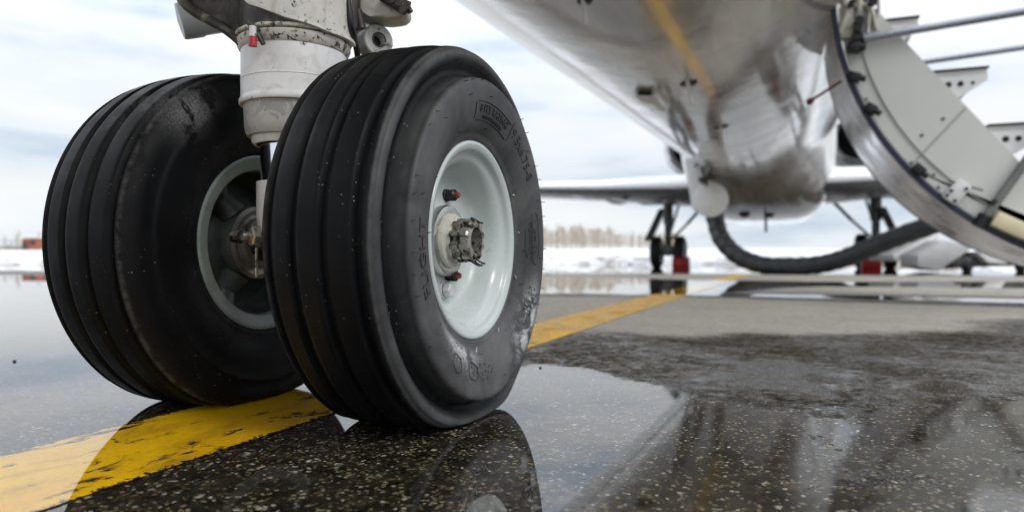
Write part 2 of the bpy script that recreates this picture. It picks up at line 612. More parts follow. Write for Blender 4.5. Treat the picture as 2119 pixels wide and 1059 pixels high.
# --- ground: one node group reused by the asphalt and the painted line
def pavement(name, painted=False):
    m = MT(name)
    v = m.coord('World')
    wet0 = m.attr('wet')
    edge = m.math('ADD', m.math('MULTIPLY', m.math('SUBTRACT', m.noise(v, 7, 8, .7, .3), .5), .75),
                  m.math('MULTIPLY', m.math('SUBTRACT', m.noise(v, 60, 4, .7), .5), .32))
    wet = m.math('ADD', wet0, edge)
    water = m.rng(wet, .60, .72, 0, 1, True)       # standing water
    damp = m.rng(wet, .06, .46, 0, 1, True)        # dark, moist asphalt
    # aggregate
    wob = m.nt.nodes.new('ShaderNodeTexNoise')
    wob.inputs['Scale'].default_value = 90
    m.L(v, wob.inputs['Vector'])
    vm_ = m.nt.nodes.new('ShaderNodeVectorMath')
    vm_.operation = 'MULTIPLY_ADD'
    vm_.inputs[1].default_value = (.012, .012, .0)
    m.L(wob.outputs['Color'], vm_.inputs[0])
    m.L(v, vm_.inputs[2])
    vst = vm_.outputs[0]
    vo = m.voro(vst, 205)
    sc = m.nt.nodes.new('ShaderNodeSeparateColor')
    m.L(vo.outputs['Color'], sc.inputs[0])
    vo2 = m.voro(vst, 96)
    sc2 = m.nt.nodes.new('ShaderNodeSeparateColor')
    m.L(vo2.outputs['Color'], sc2.inputs[0])
    st1 = m.math('MULTIPLY', m.math('GREATER_THAN', sc.outputs[0], .36), m.rng(vo.outputs['Distance'], .50, .22))
    st2 = m.math('MULTIPLY', m.math('GREATER_THAN', sc2.outputs[0], .84), m.rng(vo2.outputs['Distance'], .36, .22))
    stone = m.math('MAXIMUM', st1, st2)
    scol = m.ramp(sc.outputs[1], [(0, (.55, .50, .40)), (.08, (.34, .27, .16)), (.3, (.13, .10, .055)), (.5, (.055, .045, .028)), (.68, (.24, .185, .10)), (.85, (.36, .30, .19)), (.93, (.70, .68, .62)), (1, (.24, .12, .05))])
    big = m.noise(v, 1.3, 5, .6)
    wetbase = m.ramp(m.noise(v, 55, 5, .75), [(.32, (.0035, .0030, .0024)), (.52, (.020, .0160, .0110)), (.72, (.055, .042, .027))])
    clump = m.rng(m.noise(v, 24, 4, .7), .35, .65, .35, 1)
    wetcol = m.mix(m.math('MULTIPLY', stone, clump), wetbase, scol)
    mott = m.rng(m.noise(m.coord('World', (1, 1, 1), (7, 3, 0)), 30, 5, .75), .42, .62)
    shallow = m.rng(wet, .70, .50, 0, 1, True)
    wetcol = m.mix(m.math('MULTIPLY', m.math('MULTIPLY', mott, shallow), .55), wetcol, (.10, .080, .060))
    drybase = m.mix(m.rng(m.noise(v, 130, 4, .8), .3, .7), (.27, .245, .215), (.56, .52, .455))
    drybase = m.mix(m.rng(big, .35, .65), drybase, (.34, .315, .275))
    drybase = m.mix(m.rng(m.noise(v, 38, 6, .8), .50, .66, 0, .55), drybase, (.12, .105, .09))
    drycol = m.mix(m.math('MULTIPLY', stone, .7), drybase, (.50, .47, .41))
    col = m.mix(damp, drycol, wetcol)
    if painted:
        wear = m.noise(m.coord('World', (1, .55, 1)), 20, 8, .68, .5)
        thin = m.noise(m.coord('World', (1, .5, 1)), 9, 5, .6)
        py = m.mix(m.rng(thin, .35, .7), (.92, .54, .010), (.78, .40, .010))
        pd = m.mix(m.rng(thin, .35, .7), (.72, .46, .15), (.62, .36, .10))
        pc = m.mix(damp, pd, py)
        ea = m.attr('edge')
        keep = m.math('SUBTRACT', m.rng(wear, .555, .615, 1, 0), m.math('GREATER_THAN', m.math('ADD', ea, m.math('MULTIPLY', m.noise(v, 120, 4, .7), .5)), 1.22))
        keep = m.math('MAXIMUM', keep, 0)
        stain = m.rng(m.noise(m.coord('World', (1, .45, 1), (3, 1, 0)), 15, 7, .7, .6), .50, .72, 0, .75)
        pc = m.mix(stain, pc, (.30, .17, .012))
        keep = m.math('MULTIPLY', keep, m.rng(m.noise(v, 140, 3, .7), .25, .5, .82, 1))
        col = m.mix(m.math('MULTIPLY', keep, m.rng(stone, 0, 1, 1, .93)), col, pc)
    m.set('Base Color', col)
    dv = m.noise(m.coord('World', (1, 1, 1), (4, 2, 0)), 2.6, 7, .68, .4)
    rr = m.rng(dv, .42, .62, .42, .15)
    rr = m.math('ADD', m.math('MULTIPLY', rr, damp), m.rng(damp, 0, 1, .85, 0))
    rr = m.math('MULTIPLY', rr, m.rng(m.noise(v, 3.5, 4), .3, .7, .72, 1.2))
    rr = m.nt.nodes.new('ShaderNodeMix') if False else rr
    dq = m.noise(m.coord('World', (1, 1, 1), (1, 6, 0)), 46, 6, .78, .3)
    rr = m.math('MULTIPLY', rr, m.math('ADD', m.math('MULTIPLY', m.rng(dq, .44, .60, .75, -.35), damp), 1.0))
    rmix = m.nt.nodes.new('ShaderNodeMix')
    rmix.data_type = 'FLOAT'
    m.L(water, rmix.inputs[0])
    m.L(rr, rmix.inputs[2])
    m.L(m.rng(wet, .74, .98, .085, .012), rmix.inputs[3])
    m.set('Roughness', rmix.outputs[0])
    dv2 = m.noise(m.coord('World', (1, 1, 1), (1, 6, 0)), 46, 6, .78, .3)
    glint = m.rng(m.math('ADD', dv2, m.math('MULTIPLY', m.math('SUBTRACT', dv, .5), .9)), .47, .60)
    m.set('Specular IOR Level', m.math('MAXIMUM', m.rng(water, 0, 1, 0, .5), m.math('MULTIPLY', m.rng(glint, 0, 1, .05, .9), m.rng(damp, 0, 1, .5, 1))))
    m.set('IOR', m.rng(wet, .76, 1.0, 1.44, 1.68))
    h = m.math('ADD', m.math('MULTIPLY', m.rng(vo.outputs['Distance'], .0, .6, 1, 0), .8), m.noise(v, 90, 5, .7))
    h = m.math('ADD', h, m.math('MULTIPLY', m.noise(v, 14, 4), 1.5))
    m.bump(h, m.rng(water, 0, 1, .80, .0), .0055)
    return m.m


M['pavement'] = pavement('apron_asphalt')
M['line'] = pavement('apron_line', True)


def snow_mat():
    m = MT('snow')
    v = m.coord('World')
    c = m.ramp(m.noise(v, .5, 8, .7), [(.42, (.62, .64, .68)), (.62, (.74, .75, .77))])
    ds = m.attr('dirt')
    d = m.math('MULTIPLY', m.rng(m.noise(m.coord('World', (1, .5, 1)), 1.5, 7, .75), .46, .60), ds)
    c = m.mix(d, c, (.20, .16, .11))
    m.set('Base Color', c).set('Roughness', .7)
    return m.m


M['snow'] = snow_mat()

# ------------------------------------------------------------------ ground
# wetness 0 dry .. .5 damp .. 1 puddle; islands listed by the points they pass through on the ground


def poly_px(pts):
    return np.array([[ground(u, v).x, ground(u, v).y] for u, v in pts])


def sdist(P, poly):
    """signed distance, positive inside"""
    x, y = P[:, 0], P[:, 1]
    inside = np.zeros(len(P), bool)
    d = np.full(len(P), 1e9)
    n = len(poly)
    for i in range(n):
        a, b = poly[i], poly[(i + 1) % n]
        ab = b - a
        t = np.clip(((x - a[0]) * ab[0] + (y - a[1]) * ab[1]) / (ab @ ab), 0, 1)
        d = np.minimum(d, np.hypot(x - a[0] - t * ab[0], y - a[1] - t * ab[1]))
        cond = ((a[1] > y) != (b[1] > y))
        with np.errstate(divide='ignore', invalid='ignore'):
            xi = (b[0] - a[0]) * (y - a[1]) / (b[1] - a[1]) + a[0]
        inside ^= cond & (x < xi)
    return np.where(inside, d, -d)


def ss(x, a, b):
    t = np.clip((x - a) / (b - a), 0, 1)
    return t * t * (3 - 2 * t)


DRY = poly_px([(1040, 611), (1200, 611), (1420, 612), (1800, 620), (2300, 634), (3200, 660), (3200, 668), (2250, 655), (2060, 664), (2040, 682), (1900, 690), (1700, 692), (1560, 690), (1430, 700), (1300, 688), (1180, 690), (1090, 722), (1000, 700)])
DAMP = poly_px([(980, 606), (1200, 606), (2300, 630), (3600, 660), (3600, 790), (2400, 800), (2060, 835), (1985, 790), (1890, 792), (1840, 838), (1770, 838), (1700, 850), (1560, 835), (1445, 835), (1405, 812), (1300, 792), (1200, 768), (1110, 758), (1060, 770), (960, 700)])
SHEEN = poly_px([(1660, 742), (1930, 735), (1960, 790), (1840, 850), (1790, 930), (1750, 930), (1740, 850), (1640, 790)])
SHALLOW = poly_px([(1400, 800), (2400, 780), (3600, 800), (3600, 1400), (1250, 1400), (1330, 1059), (1420, 860)])
STRIP1 = poly_px([(1128, 566), (1500, 567), (2600, 575), (2600, 582), (1700, 583), (1430, 579), (1128, 571)])
STRIP2 = poly_px([(1500, 607), (1600, 596), (1700, 592), (2100, 596), (3000, 606), (3000, 626), (2100, 618), (1800, 611)])
STRIP3 = poly_px([(-900, 562), (0, 560), (90, 560), (300, 563), (300, 572), (90, 569), (0, 568), (-900, 569)])
JOINT = poly_px([(1420, 611), (1800, 622), (2119, 633), (2500, 645), (2500, 648), (2119, 637), (1800, 626), (1420, 613)])


def wetness(P):
    w = np.ones(len(P)) * 1.0
    Yd = np.hypot(P[:, 0] - TC, P[:, 1] + S0)
    k = .02 + .018 * Yd
    w = w - .24 * ss(sdist(P, SHALLOW), -.04, .10)
    damp = ss(sdist(P, DAMP), -k * 1.0, k * 1.6)
    w = w * (1 - damp) + .50 * damp
    sh = ss(sdist(P, SHEEN), -.06, .08)
    w = w + sh * .14 * damp
    dry = ss(sdist(P, DRY), -k * 2.2, k * 2.6)
    w = w * (1 - dry) + .02 * dry
    for pl, val, kk in ((STRIP1, .0, .35), (STRIP2, .05, .22), (STRIP3, .45, .6), (JOINT, .55, .02)):
        q = ss(sdist(P, pl), -kk * .3, kk * .4)
        w = w * (1 - q) + val * q
    far = ss(P[:, 1] * CP - P[:, 0] * SP, 17, 21)
    w = w * (1 - far * .5)
    return w


def spaced(lo, hi, fine_lo, fine_hi, fine, grow=1.09):
    a = list(np.arange(fine_lo, fine_hi, fine))
    s = fine
    x = a[-1]
    while x < hi:
        s *= grow
        x = min(x + s, hi)
        a.append(x)
    s = fine
    x = a[0]
    pre = []
    while x > lo:
        s *= grow
        x = max(x - s, lo)
        pre.append(x)
    return np.array(pre[::-1] + a)


def terrain_z(x, y):
    """apron is flat to the kerb of snow, then fields rise gently"""
    D = (x - TC) * -SP + (y + S0) * CP
    D = np.where(D > 0, D, 0)
    t = ss(D, 20.5, 26)
    z = t * .26 + np.clip(D - 26, 0, None) * .0150
    z = np.where(D > 300, t * .26 + 274 * .0150 + (D - 300) * .004, z)
    return z


def grid_obj(name, xs, ys, mat, zf, attrs, z0=0.):
    X, Y = np.meshgrid(xs, ys)
    Pn = np.c_[X.ravel(), Y.ravel()]
    Z = zf(Pn[:, 0], Pn[:, 1]) + z0
    co = np.c_[Pn, Z].astype(np.float32)
    nx, ny = len(xs), len(ys)
    idx = np.arange(nx * ny).reshape(ny, nx)
    q = np.stack([idx[:-1, :-1], idx[:-1, 1:], idx[1:, 1:], idx[1:, :-1]], -1).reshape(-1, 4)
    me = bpy.data.meshes.new(name)
    me.vertices.add(len(co))
    me.vertices.foreach_set('co', co.ravel())
    me.loops.add(len(q) * 4)
    me.loops.foreach_set('vertex_index', q.ravel().astype(np.int32))
    me.polygons.add(len(q))
    me.polygons.foreach_set('loop_start', np.arange(0, len(q) * 4, 4, dtype=np.int32))
    me.update(calc_edges=True)
    me.polygons.foreach_set('use_smooth', np.ones(len(q), bool))
    for an, fn in attrs.items():
        a = me.attributes.new(an, 'FLOAT', 'POINT')
        a.data.foreach_set('value', fn(Pn).astype(np.float32))
    me.materials.append(mat)
    o = bpy.data.objects.new(name, me)
    C.objects.link(o)
    return o


xs = spaced(-60, 70, -1.6, 3.2, .02, 1.05)
ys = spaced(-8, 27, -.9, 4.2, .02, 1.04)
g = grid_obj('ground', xs, ys, M['pavement'], lambda x, y: 0 * x, {'wet': wetness}, GZ)
tag(g, kind='structure')
# painted centre line
lx = np.linspace(-.143, .052, 15)
ly = spaced(-3, 10, -.6, 4, .02, 1.05)
ln = grid_obj('taxiway_line', lx, ly, M['line'], lambda x, y: 0 * x, {
    'wet': wetness, 'edge': lambda P: np.abs((P[:, 0] + .0455) / .0975)}, GZ + .0012)
tag(ln, kind='structure')


def snow_z(x, y):
    D = (x - TC) * -SP + (y + S0) * CP
    z = terrain_z(x, y)
    b = ss(D, 20.3, 22) * (1 - ss(D, 25, 29))
    nz = np.array([noise.noise(Vector((a * .9, c * .9, 0))) + .6 * noise.noise(Vector((a * 2.7, c * 2.7, 3))) for a, c in zip(x, y)])
    return z + b * (nz * .13) - .05 * (1 - ss(D, 19.5, 20.6)) - .02 + GZ


# snow field in strips parallel to the apron edge (rotated local frame)
def rot_grid(name, us, ds, mat):
    U, Dd = np.meshgrid(us, ds)
    x = TC + U.ravel() * CP - Dd.ravel() * SP
    y = -S0 + U.ravel() * SP + Dd.ravel() * CP
    z = snow_z(x, y)
    co = np.c_[x, y, z].astype(np.float32)
    nx, ny = len(us), len(ds)
    idx = np.arange(nx * ny).reshape(ny, nx)
    q = np.stack([idx[:-1, :-1], idx[:-1, 1:], idx[1:, 1:], idx[1:, :-1]], -1).reshape(-1, 4)
    me = bpy.data.meshes.new(name)
    me.from_pydata(co.tolist(), [], q.tolist())
    me.polygons.foreach_set('use_smooth', np.ones(len(q), bool))
    a = me.attributes.new('dirt', 'FLOAT', 'POINT')
    D = Dd.ravel()
    a.data.foreach_set('value', ((1 - ss(D, 25, 31)) * .95 + .12).astype(np.float32))
    me.materials.append(mat)
    o = bpy.data.objects.new(name, me)
    C.objects.link(o)
    return o


us = spaced(-900, 900, -20, 22, .22, 1.10)
dsn = spaced(19.4, 1500, 19.6, 30, .22, 1.12)
tag(rot_grid('snow_field', us, dsn, M['snow']), kind='structure')

# ------------------------------------------------------------------ the aircraft
jet = tag(empty('business_jet', (0, 0, 0)), 'white twin-engine jet parked on the wet apron with its stair door open', 'airplane')


def fz(s):                # height of the fuselage axis
    return 2.105 + .033 * s


FR = 1.14
ST = [(-2.75, .02, -.52), (-2.7, .14, -.50), (-2.55, .30, -.46), (-2.25, .50, -.38), (-1.8, .70, -.28), (-1.3, .86, -.19), (-.7, 1.0, -.10), (0, 1.09, -.04), (.8, 1.135, 0), (1.6, FR, 0)]
ST += [(s, FR, 0) for s in np.arange(2.2, 18.1, .8)] + [(19.5, 1.05, .09), (21, .86, .28), (22.5, .58, .52), (24, .30, .75), (24.6, .12, .85)]
bm = bmesh.new()
rings = []
SEG = 96
for s, r, dz in ST:
    rings.append([bm.verts.new((math.sin(2 * PI * k / SEG) * r, s, fz(s) + dz + math.cos(2 * PI * k / SEG) * r)) for k in range(SEG)])
for A, B in zip(rings[:-1], rings[1:]):
    for k in range(SEG):
        bm.faces.new((A[k], A[(k + 1) % SEG], B[(k + 1) % SEG], B[k]))
bm.faces.new(rings[0]); bm.faces.new(rings[-1])
fus = obj('fuselage', bm, M['fuselage'], jet)


def skin(s, x, off=0.):
    z = fz(s) - math.sqrt(max(0, FR * FR - x * x))
    n = Vector((x, 0, z - fz(s))).normalized()
    return Vector((x, s, z)) + n * off


def px_skin(u, v):
    """point of the belly seen at (u,v)"""
    best = None
    for Y in np.linspace(1.5, 12, 1500):
        p = W(u, v, Y)
        r = math.hypot(p.x, p.z - fz(p.y))
        if r <= FR:
            return p
    return W(u, v, 12)


# keel antennas, drain mast, vents
def blade(u, v, h, w, mat=M['white_paint']):
    p = px_skin(u, v)
    n = Vector((p.x, 0, p.z - fz(p.y))).normalized()
    b_ = bmesh.new()
    side = Vector((0, 1, 0))
    th = n.cross(side).normalized()
    pr = [p - n * .01 - side * w, p - n * .01 + side * w, p + n * h + side * w * .75, p + n * h - side * w * .05]
    prism(b_, [q - th * w * .14 for q in pr], th * w * .28, w * .03)
    lathe_dir(b_, [(w * .7, -.004), (w * .7, .006), (w * .6, .010), (0, .010)], p, n, 20, 1)
    return obj('antenna', b_, [mat, M['black']], jet)


blade(1210, 0, .07, .035)
blade(1425, 172, .10, .06)
blade(1492, 262, .13, .07)
# oblong air scoop left of the keel
p = px_skin(1335, 190)
q = px_skin(1360, 215)
n = Vector((p.x, 0, p.z - fz(p.y))).normalized()
bm = bmesh.new()
dd = (Vector((p.x, p.y + .42, p.z + .014)) - p)
tn = dd.cross(n).normalized()
prism(bm, [p + tn * .06 - n * .01, p - tn * .06 - n * .01, p - tn * .05 + n * .035, p + tn * .05 + n * .035], dd, .008)
box(bm, (-.036, -.006, -.004), (.036, .004, .020), Matrix.Translation(p) @ Matrix((tn, dd.normalized(), n)).transposed().to_4x4(), 0, 1)
obj('air_scoop', bm, [M['white_paint'], M['dark']], jet)
# drain mast under fairing
bm = bmesh.new()
p = W(1584, 452, 11.7)
prism(bm, [p + Vector((-.02, 0, .15)), p + Vector((-.02, .22, .15)), p + Vector((-.02, .26, -.22)), p + Vector((-.02, .14, -.22))], (.04, 0, 0), .005)
obj('drain_mast', bm, M['strut_far'], jet)

# belly fairing: rises out of the belly at s 9.2, flat-bottomed, to s 16.5
bm = bmesh.new()
rings = []
for s, hw, zb, e_ in [(8.9, .55, None, 2.0), (9.25, .80, 1.27, 2.2), (9.7, 1.02, 1.12, 2.5), (10.4, 1.12, 1.0, 3.0), (11.2, 1.17, .92, 3.8), (12.2, 1.18, .88, 4.2), (14.5, 1.18, .90, 4.0), (16.0, 1.12, 1.1, 2.6), (17.5, .8, 1.5, 2.2)]:
    if zb is None: zb = fz(s) - FR + .06
    top = fz(s) - .15
    rg = []
    for k in range(64):
        t = 2 * PI * k / 64
        c, sn = math.cos(t), math.sin(t)
        x = hw * math.copysign(abs(c) ** (2 / e_), c)
        z = math.copysign(abs(sn) ** (2 / e_), sn)
        zc = top
        z = zc + z * ((top - zb) if z < 0 else .3)
        rg.append(bm.verts.new((x, s, z)))
    rings.append(rg)
for A, B in zip(rings[:-1], rings[1:]):
    for k in range(64):
        bm.faces.new((A[k], A[(k + 1) % 64], B[(k + 1) % 64], B[k]))
bm.faces.new(rings[0]); bm.faces.new(rings[-1])
fair = obj('belly_fairing', bm, M['fuselage'], jet, 60)
# two ram-air holes and the two fairing lights in the front of the fairing
for u, v in ((1541, 437), (1592, 437)):
    b_ = bmesh.new()
    p = W(u, v, 11.4)
    p.z -= .0
    lathe_dir(b_, [(0, .0), (.055, .0), (.085, .03), (.095, .05), (.10, -.10)], p + Vector((0, -.03, 0)), (0, -.75, -.65), 24)
    obj('ram_air_inlet', b_, M['dark'], jet)

# wings -------------------------------------------------------------
def airfoil(n=18):
    up, lo = [], []
    for i in range(n + 1):
        x = .5 * (1 - math.cos(PI * i / n))
        t = 5 * .12 * (.2969 * math.sqrt(x) - .126 * x - .3516 * x * x + .2843 * x ** 3 - .1015 * x ** 4)
        up.append((x, t * 1.1)); lo.append((x, -t * .9))
    return up + lo[::-1][1:-1]


AF = airfoil()
for sd_ in (1, -1):
    bm = bmesh.new()
    rg = []
    for t, le, ch, z in ((.5, 10.3, 5.0, 1.38), (1.2, 10.7, 4.6, 1.40), (3.0, 12.0, 3.3, 1.55), (6, 13.5, 2.3, 1.80), (9.6, 15.3, 1.35, 2.10), (10.02, 15.65, .9, 2.14)):
        rg.append([bm.verts.new((sd_ * t, le + x * ch, z + y * ch * .92)) for x, y in AF])
    nA = len(AF)
    for A, B in zip(rg[:-1], rg[1:]):
        for k in range(nA):
            f = bm.faces.new((A[k], A[(k + 1) % nA], B[(k + 1) % nA], B[k]))
    bm.faces.new(rg[0]); bm.faces.new(rg[-1])
    bmesh.ops.recalc_face_normals(bm, faces=bm.faces)
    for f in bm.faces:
        if f.normal.z < -.55: f.material_index = 1  # downward faces get the shaded copy of the white paint
    w_ = obj('wing', bm, [M['white_paint'], M['wing_shade']], jet, 50)
    # flap track fairing
    for tt in (3.0, 5.6):
        b_ = bmesh.new()
        yy = 13.8 + (tt - 3) * .35
        zz = 1.44 + (tt - 3) * .085
        lathe_dir(b_, [(0, -.9), (.05, -.7), (.085, -.2), (.08, .4), (.03, 1.0), (0, 1.1)], (sd_ * tt, yy, zz), (0, 1, .02), 16)
        obj('flap_fairing', b_, M['wing_shade'], w_)
    b_ = bmesh.new()
    box(b_, (sd_ * 1.9 - .5, 11.9, 1.325), (sd_ * 1.9 + .5, 13.9, 1.345))
    obj('wheel_well', b_, M['dark'], w_)

# engines -----------------------------------------------------------
for sd_ in (1, -1):
    bm = bmesh.new()
    o_ = (sd_ * 1.92, 17.3, 3.02)
    lathe(bm, [(.50, .10), (.56, .0), (.62, .03), (.68, .18), (.73, .6), (.74, 1.5), (.70, 2.6), (.55, 3.6), (.45, 3.9), (.40, 3.85), (.38, 3.2)], o_, 'Y', 48)
    e1 = obj('engine_nacelle', bm, M['white_paint'], jet)
    bm = bmesh.new()
    lathe(bm, [(.46, .25), (.49, .08), (.555, -.02), (.62, .02), (.655, .12)], o_, 'Y', 48)
    obj('inlet_lip', bm, M['lip_metal'], e1)
    bm = bmesh.new()
    lathe(bm, [(.690, .20), (.722, .42)], (o_[0], o_[1], o_[2]), 'Y', 48)
    obj('paint_band', bm, M['teal'], e1)
    bm = bmesh.new()
    lathe(bm, [(.0, .22), (.08, .35), (.16, .60), (.16, .7), (.47, .7), (.47, .22)], o_, 'Y', 48)
    for k in range(22):
        a = 2 * PI * k / 22
        c_, s_ = math.cos(a), math.sin(a)
        c2, s2 = math.cos(a + .22), math.sin(a + .22)
        vs = [Vector((o_[0] + c_ * .14, o_[1] + .55, o_[2] + s_ * .14)), Vector((o_[0] + c_ * .46, o_[1] + .52, o_[2] + s_ * .46)),
              Vector((o_[0] + c2 * .46, o_[1] + .62, o_[2] + s2 * .46)), Vector((o_[0] + c2 * .14, o_[1] + .66, o_[2] + s2 * .14))]
        bm.faces.new([bm.verts.new(v) for v in vs])
    obj('fan', bm, M['black'], e1)
    bm = bmesh.new()
    prism(bm, [Vector((sd_ * .85, 18.0, 2.95)), Vector((sd_ * .85, 20.6, 3.0)), Vector((sd_ * 1.4, 20.6, 3.0)), Vector((sd_ * 1.4, 18.0, 2.95))], (0, 0, .18), .03)
    obj('engine_pylon', bm, M['white_paint'], jet)

# tail fin (behind everything, for other viewpoints)
bm = bmesh.new()
prism(bm, [Vector((-.08, 18.6, fz(19) + .95)), Vector((-.08, 23.4, fz(23) + .6)), Vector((-.08, 25.1, 6.6)), Vector((-.08, 22.9, 6.6))], (.16, 0, 0), .05)
obj('tail_fin', bm, M['white_paint'], jet)

# main gear ---------------------------------------------------------
def small_wheel(parent, x, s, D=.70, w=.22):
    r = D / 2
    b_ = bmesh.new()
    lathe(b_, [(.20, -w / 2 + .03), (.24, -w / 2 + .005), (r - .06, -w / 2), (r - .02, -w / 2 + .025), (r - .004, -w / 2 + .06),
               (r - .004, -.035), (r - .014, -.03), (r - .014, -.022), (r, -.018), (r, .018), (r - .014, .022), (r - .014, .03), (r - .004, .035),
               (r - .004, w / 2 - .06), (r - .02, w / 2 - .025), (r - .06, w / 2), (.24, w / 2 - .005), (.20, w / 2 - .03)], (x, s, r - .006), 'X', 48,
          fn=lambda p: Vector((p.x, p.y, max(p.z, GZ - .002))))
    t_ = obj('tyre', b_, M['rubber_plain'], parent)
    b_ = bmesh.new()
    lathe(b_, [(0, -.06), (.06, -.06), (.08, -.03), (.15, -.02), (.175, -w / 2 + .03), (.205, -w / 2 + .02), (.205, w / 2 - .02), (.175, w / 2 - .03), (.15, .02), (.08, .03), (.06, .06), (0, .06)], (x, s, r - .006), 'X', 40)
    obj('wheel_rim', b_, M['cart_white'], parent)


for sd_ in (1, -1):
    X0 = sd_ * 2.0
    S_ = 14.55
    bm = bmesh.new()
    tube(bm, [(X0, S_ - .05, 1.45), (X0, S_ - .05, .95)], .105, 20)
    tube(bm, [(X0, S_ - .05, .96), (X0, S_ - .03, .36)], .075, 20)
    tube(bm, [(X0 - .27, S_, .344), (X0 + .27, S_, .344)], .05, 16)
    box(bm, (X0 - .09, S_ - .16, .26), (X0 + .09, S_ + .1, .50), None, .02)
    # torque links
    prism(bm, [Vector((X0 - .06, S_ - .13, .48)), Vector((X0 + .06, S_ - .13, .48)), Vector((X0 + .03, S_ - .34, .68)), Vector((X0 - .03, S_ - .34, .68))], (0, .03, 0), .004)
    prism(bm, [Vector((X0 - .06, S_ - .13, .90)), Vector((X0 + .06, S_ - .13, .90)), Vector((X0 + .03, S_ - .34, .70)), Vector((X0 - .03, S_ - .34, .70))], (0, .03, 0), .004)
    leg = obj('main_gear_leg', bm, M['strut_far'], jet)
    for dx in (-.25, .25): small_wheel(leg, X0 + dx, S_)
    b_ = bmesh.new()      # side brace, inboard
    tube(b_, [(X0 - sd_ * .08, S_ - .05, .62), (X0 - sd_ * .45, S_ - .1, .98)], .026, 10)
    tube(b_, [(X0 - sd_ * .42, S_ - .1, .95), (X0 - sd_ * .80, S_ - .12, 1.38)], .034, 10)
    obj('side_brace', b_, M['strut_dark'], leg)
    b_ = bmesh.new()      # outboard gear door strut, leaning out
    if sd_ < 0:
        a_, c_ = W(1369, 432, 15.3), W(1338, 498, 15.3)
    else:
        a_, c_ = W(1826, 428, 13.3), W(1858, 492, 13.3)
    dv = (c_ - a_)
    pw = Vector((.07, 0, 0)) if True else 0
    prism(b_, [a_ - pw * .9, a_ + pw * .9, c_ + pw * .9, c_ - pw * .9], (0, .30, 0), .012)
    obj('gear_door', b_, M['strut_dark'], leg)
    b_ = bmesh.new()      # torque/drag stay crossing behind
    tube(b_, [(X0 + .02, S_ + .08, .75), (X0 - sd_ * .1, S_ + .75, 1.40)], .03, 10)
    obj('drag_stay', b_, M['strut_far'], leg)

# external air hatch and its hanging round cover --------------------
hc_ = W(1470, 413, 9.3)
bm = bmesh.new()
dvec = (cam.location - hc_); dvec.z = 0.1; dvec.normalize()
lathe_dir(bm, [(0, 0), (.215, 0), (.232, -.012), (.232, -.03), (.0, -.03)], hc_, dvec, 48)
tube(bm, [hc_ - dvec * .0 + Vector((0, 0, .24)), hc_ + Vector((0.02, 0, -.0)) + dvec * .012 + Vector((0, 0, .1))], .014, 8)
cov = obj('access_cover', bm, simple('cover_paint', (.78, .78, .77), .45, 0, .1, 6, .05, (8, .62, .2), (.45, .44, .42)), jet)
bm = bmesh.new()
a_ = W(1436, 345, 9.6); c_ = W(1448, 432, 9.6)
prism(bm, [a_ + Vector((-.14, 0, .12)), a_ + Vector((.16, 0, .12)), c_ + Vector((.14, 0, -.05)), c_ + Vector((-.10, 0, -.02))], (0, .28, 0), .03)
obj('service_duct', bm, M['white_paint'], jet)
bm = bmesh.new()
for (ua, va), (ub, vb), r_ in (((1452, 345), (1463, 385), .022), ((1475, 352), (1452, 380), .018), ((1446, 372), (1480, 366), .03), ((1438, 300), (1442, 345), .03)):
    tube(bm, [W(ua, va, 9.25), W(ub, vb, 9.25)], r_, 10)
each('hinge_linkage', bm, M['strut_dark'], jet)

# air hose ----------------------------------------------------------
hp = [W(1468, 405, 9.55), W(1478, 445, 9.45), W(1492, 492, 9.3), W(1525, 528, 9.1), W(1572, 547, 8.9), W(1622, 551, 8.7), W(1690, 548, 8.5),
      W(1745, 535, 8.2), W(1800, 513, 7.9), W(1865, 487, 7.6), W(1935, 463, 7.3), W(2030, 425, 7.0), W(2150, 395, 6.8), W(2300, 400, 6.7), W(2420, 480, 6.6), W(2500, 575, 6.5)]
path = spline(hp, 22)
rad = []
acc = 0
for i, p in enumerate(path):
    if i: acc += (p - path[i - 1]).length
    rib = math.sin(acc * 2 * PI / .15)
    amp = .004 if acc < 3.2 else .0015
    rad.append(.120 - .005 * min(acc, 4) + amp * rib + .004 * noise.noise(Vector((acc * 3, 0, 0))))
bm = bmesh.new()
tube(bm, path, rad, 24)
hose = obj('air_hose', bm, M['hose'], None, 60)
tag(hose, 'thick black ribbed air hose drooping from the jet belly to behind the stair door', 'hose')

# stair door --------------------------------------------------------
DC, DR, DS0, DS1 = (2.0655, 1.4345), 1.322, 2.70, 3.52
A0_, A1_ = R(183.8), R(267)


def dpt(a, r, s):
    return Vector((DC[0] + math.cos(a) * r, s, DC[1] + math.sin(a) * r))


def arcband(bm, r0, r1, s0, s1, n=48, a0=A0_, a1=A1_, mi=0):
    vs = []
    for i in range(n + 1):
        a = a0 + (a1 - a0) * i / n
        vs.append([bm.verts.new(dpt(a, r, s)) for r, s in ((r0, s0), (r1, s0), (r1, s1), (r0, s1))])
    for A, B in zip(vs[:-1], vs[1:]):
        for k in range(4):
            f = bm.faces.new((A[k], A[(k + 1) % 4], B[(k + 1) % 4], B[k]))
            f.material_index = mi
    for e_ in (vs[0], vs[-1]):
        bm.faces.new(e_).material_index = mi


bm = bmesh.new()
arcband(bm, DR - .012, DR + .004, DS0 + .012, DS1 - .004)
door = obj('stair_door', bm, M['skin_metal'], jet, 50)
door['label'] = 'open airstair door hanging from the fuselage, polished curved outer skin'
bm = bmesh.new()
arcband(bm, DR - .019, DR + .005, DS0 - .006, DS0 + .012)
obj('door_seal', bm, M['blue_seal'], door, 50)
bm = bmesh.new()
arcband(bm, DR - .026, DR + .006, DS1 - .004, DS1 + .012)
obj('door_seal', bm, M['blue_seal'], door, 50)


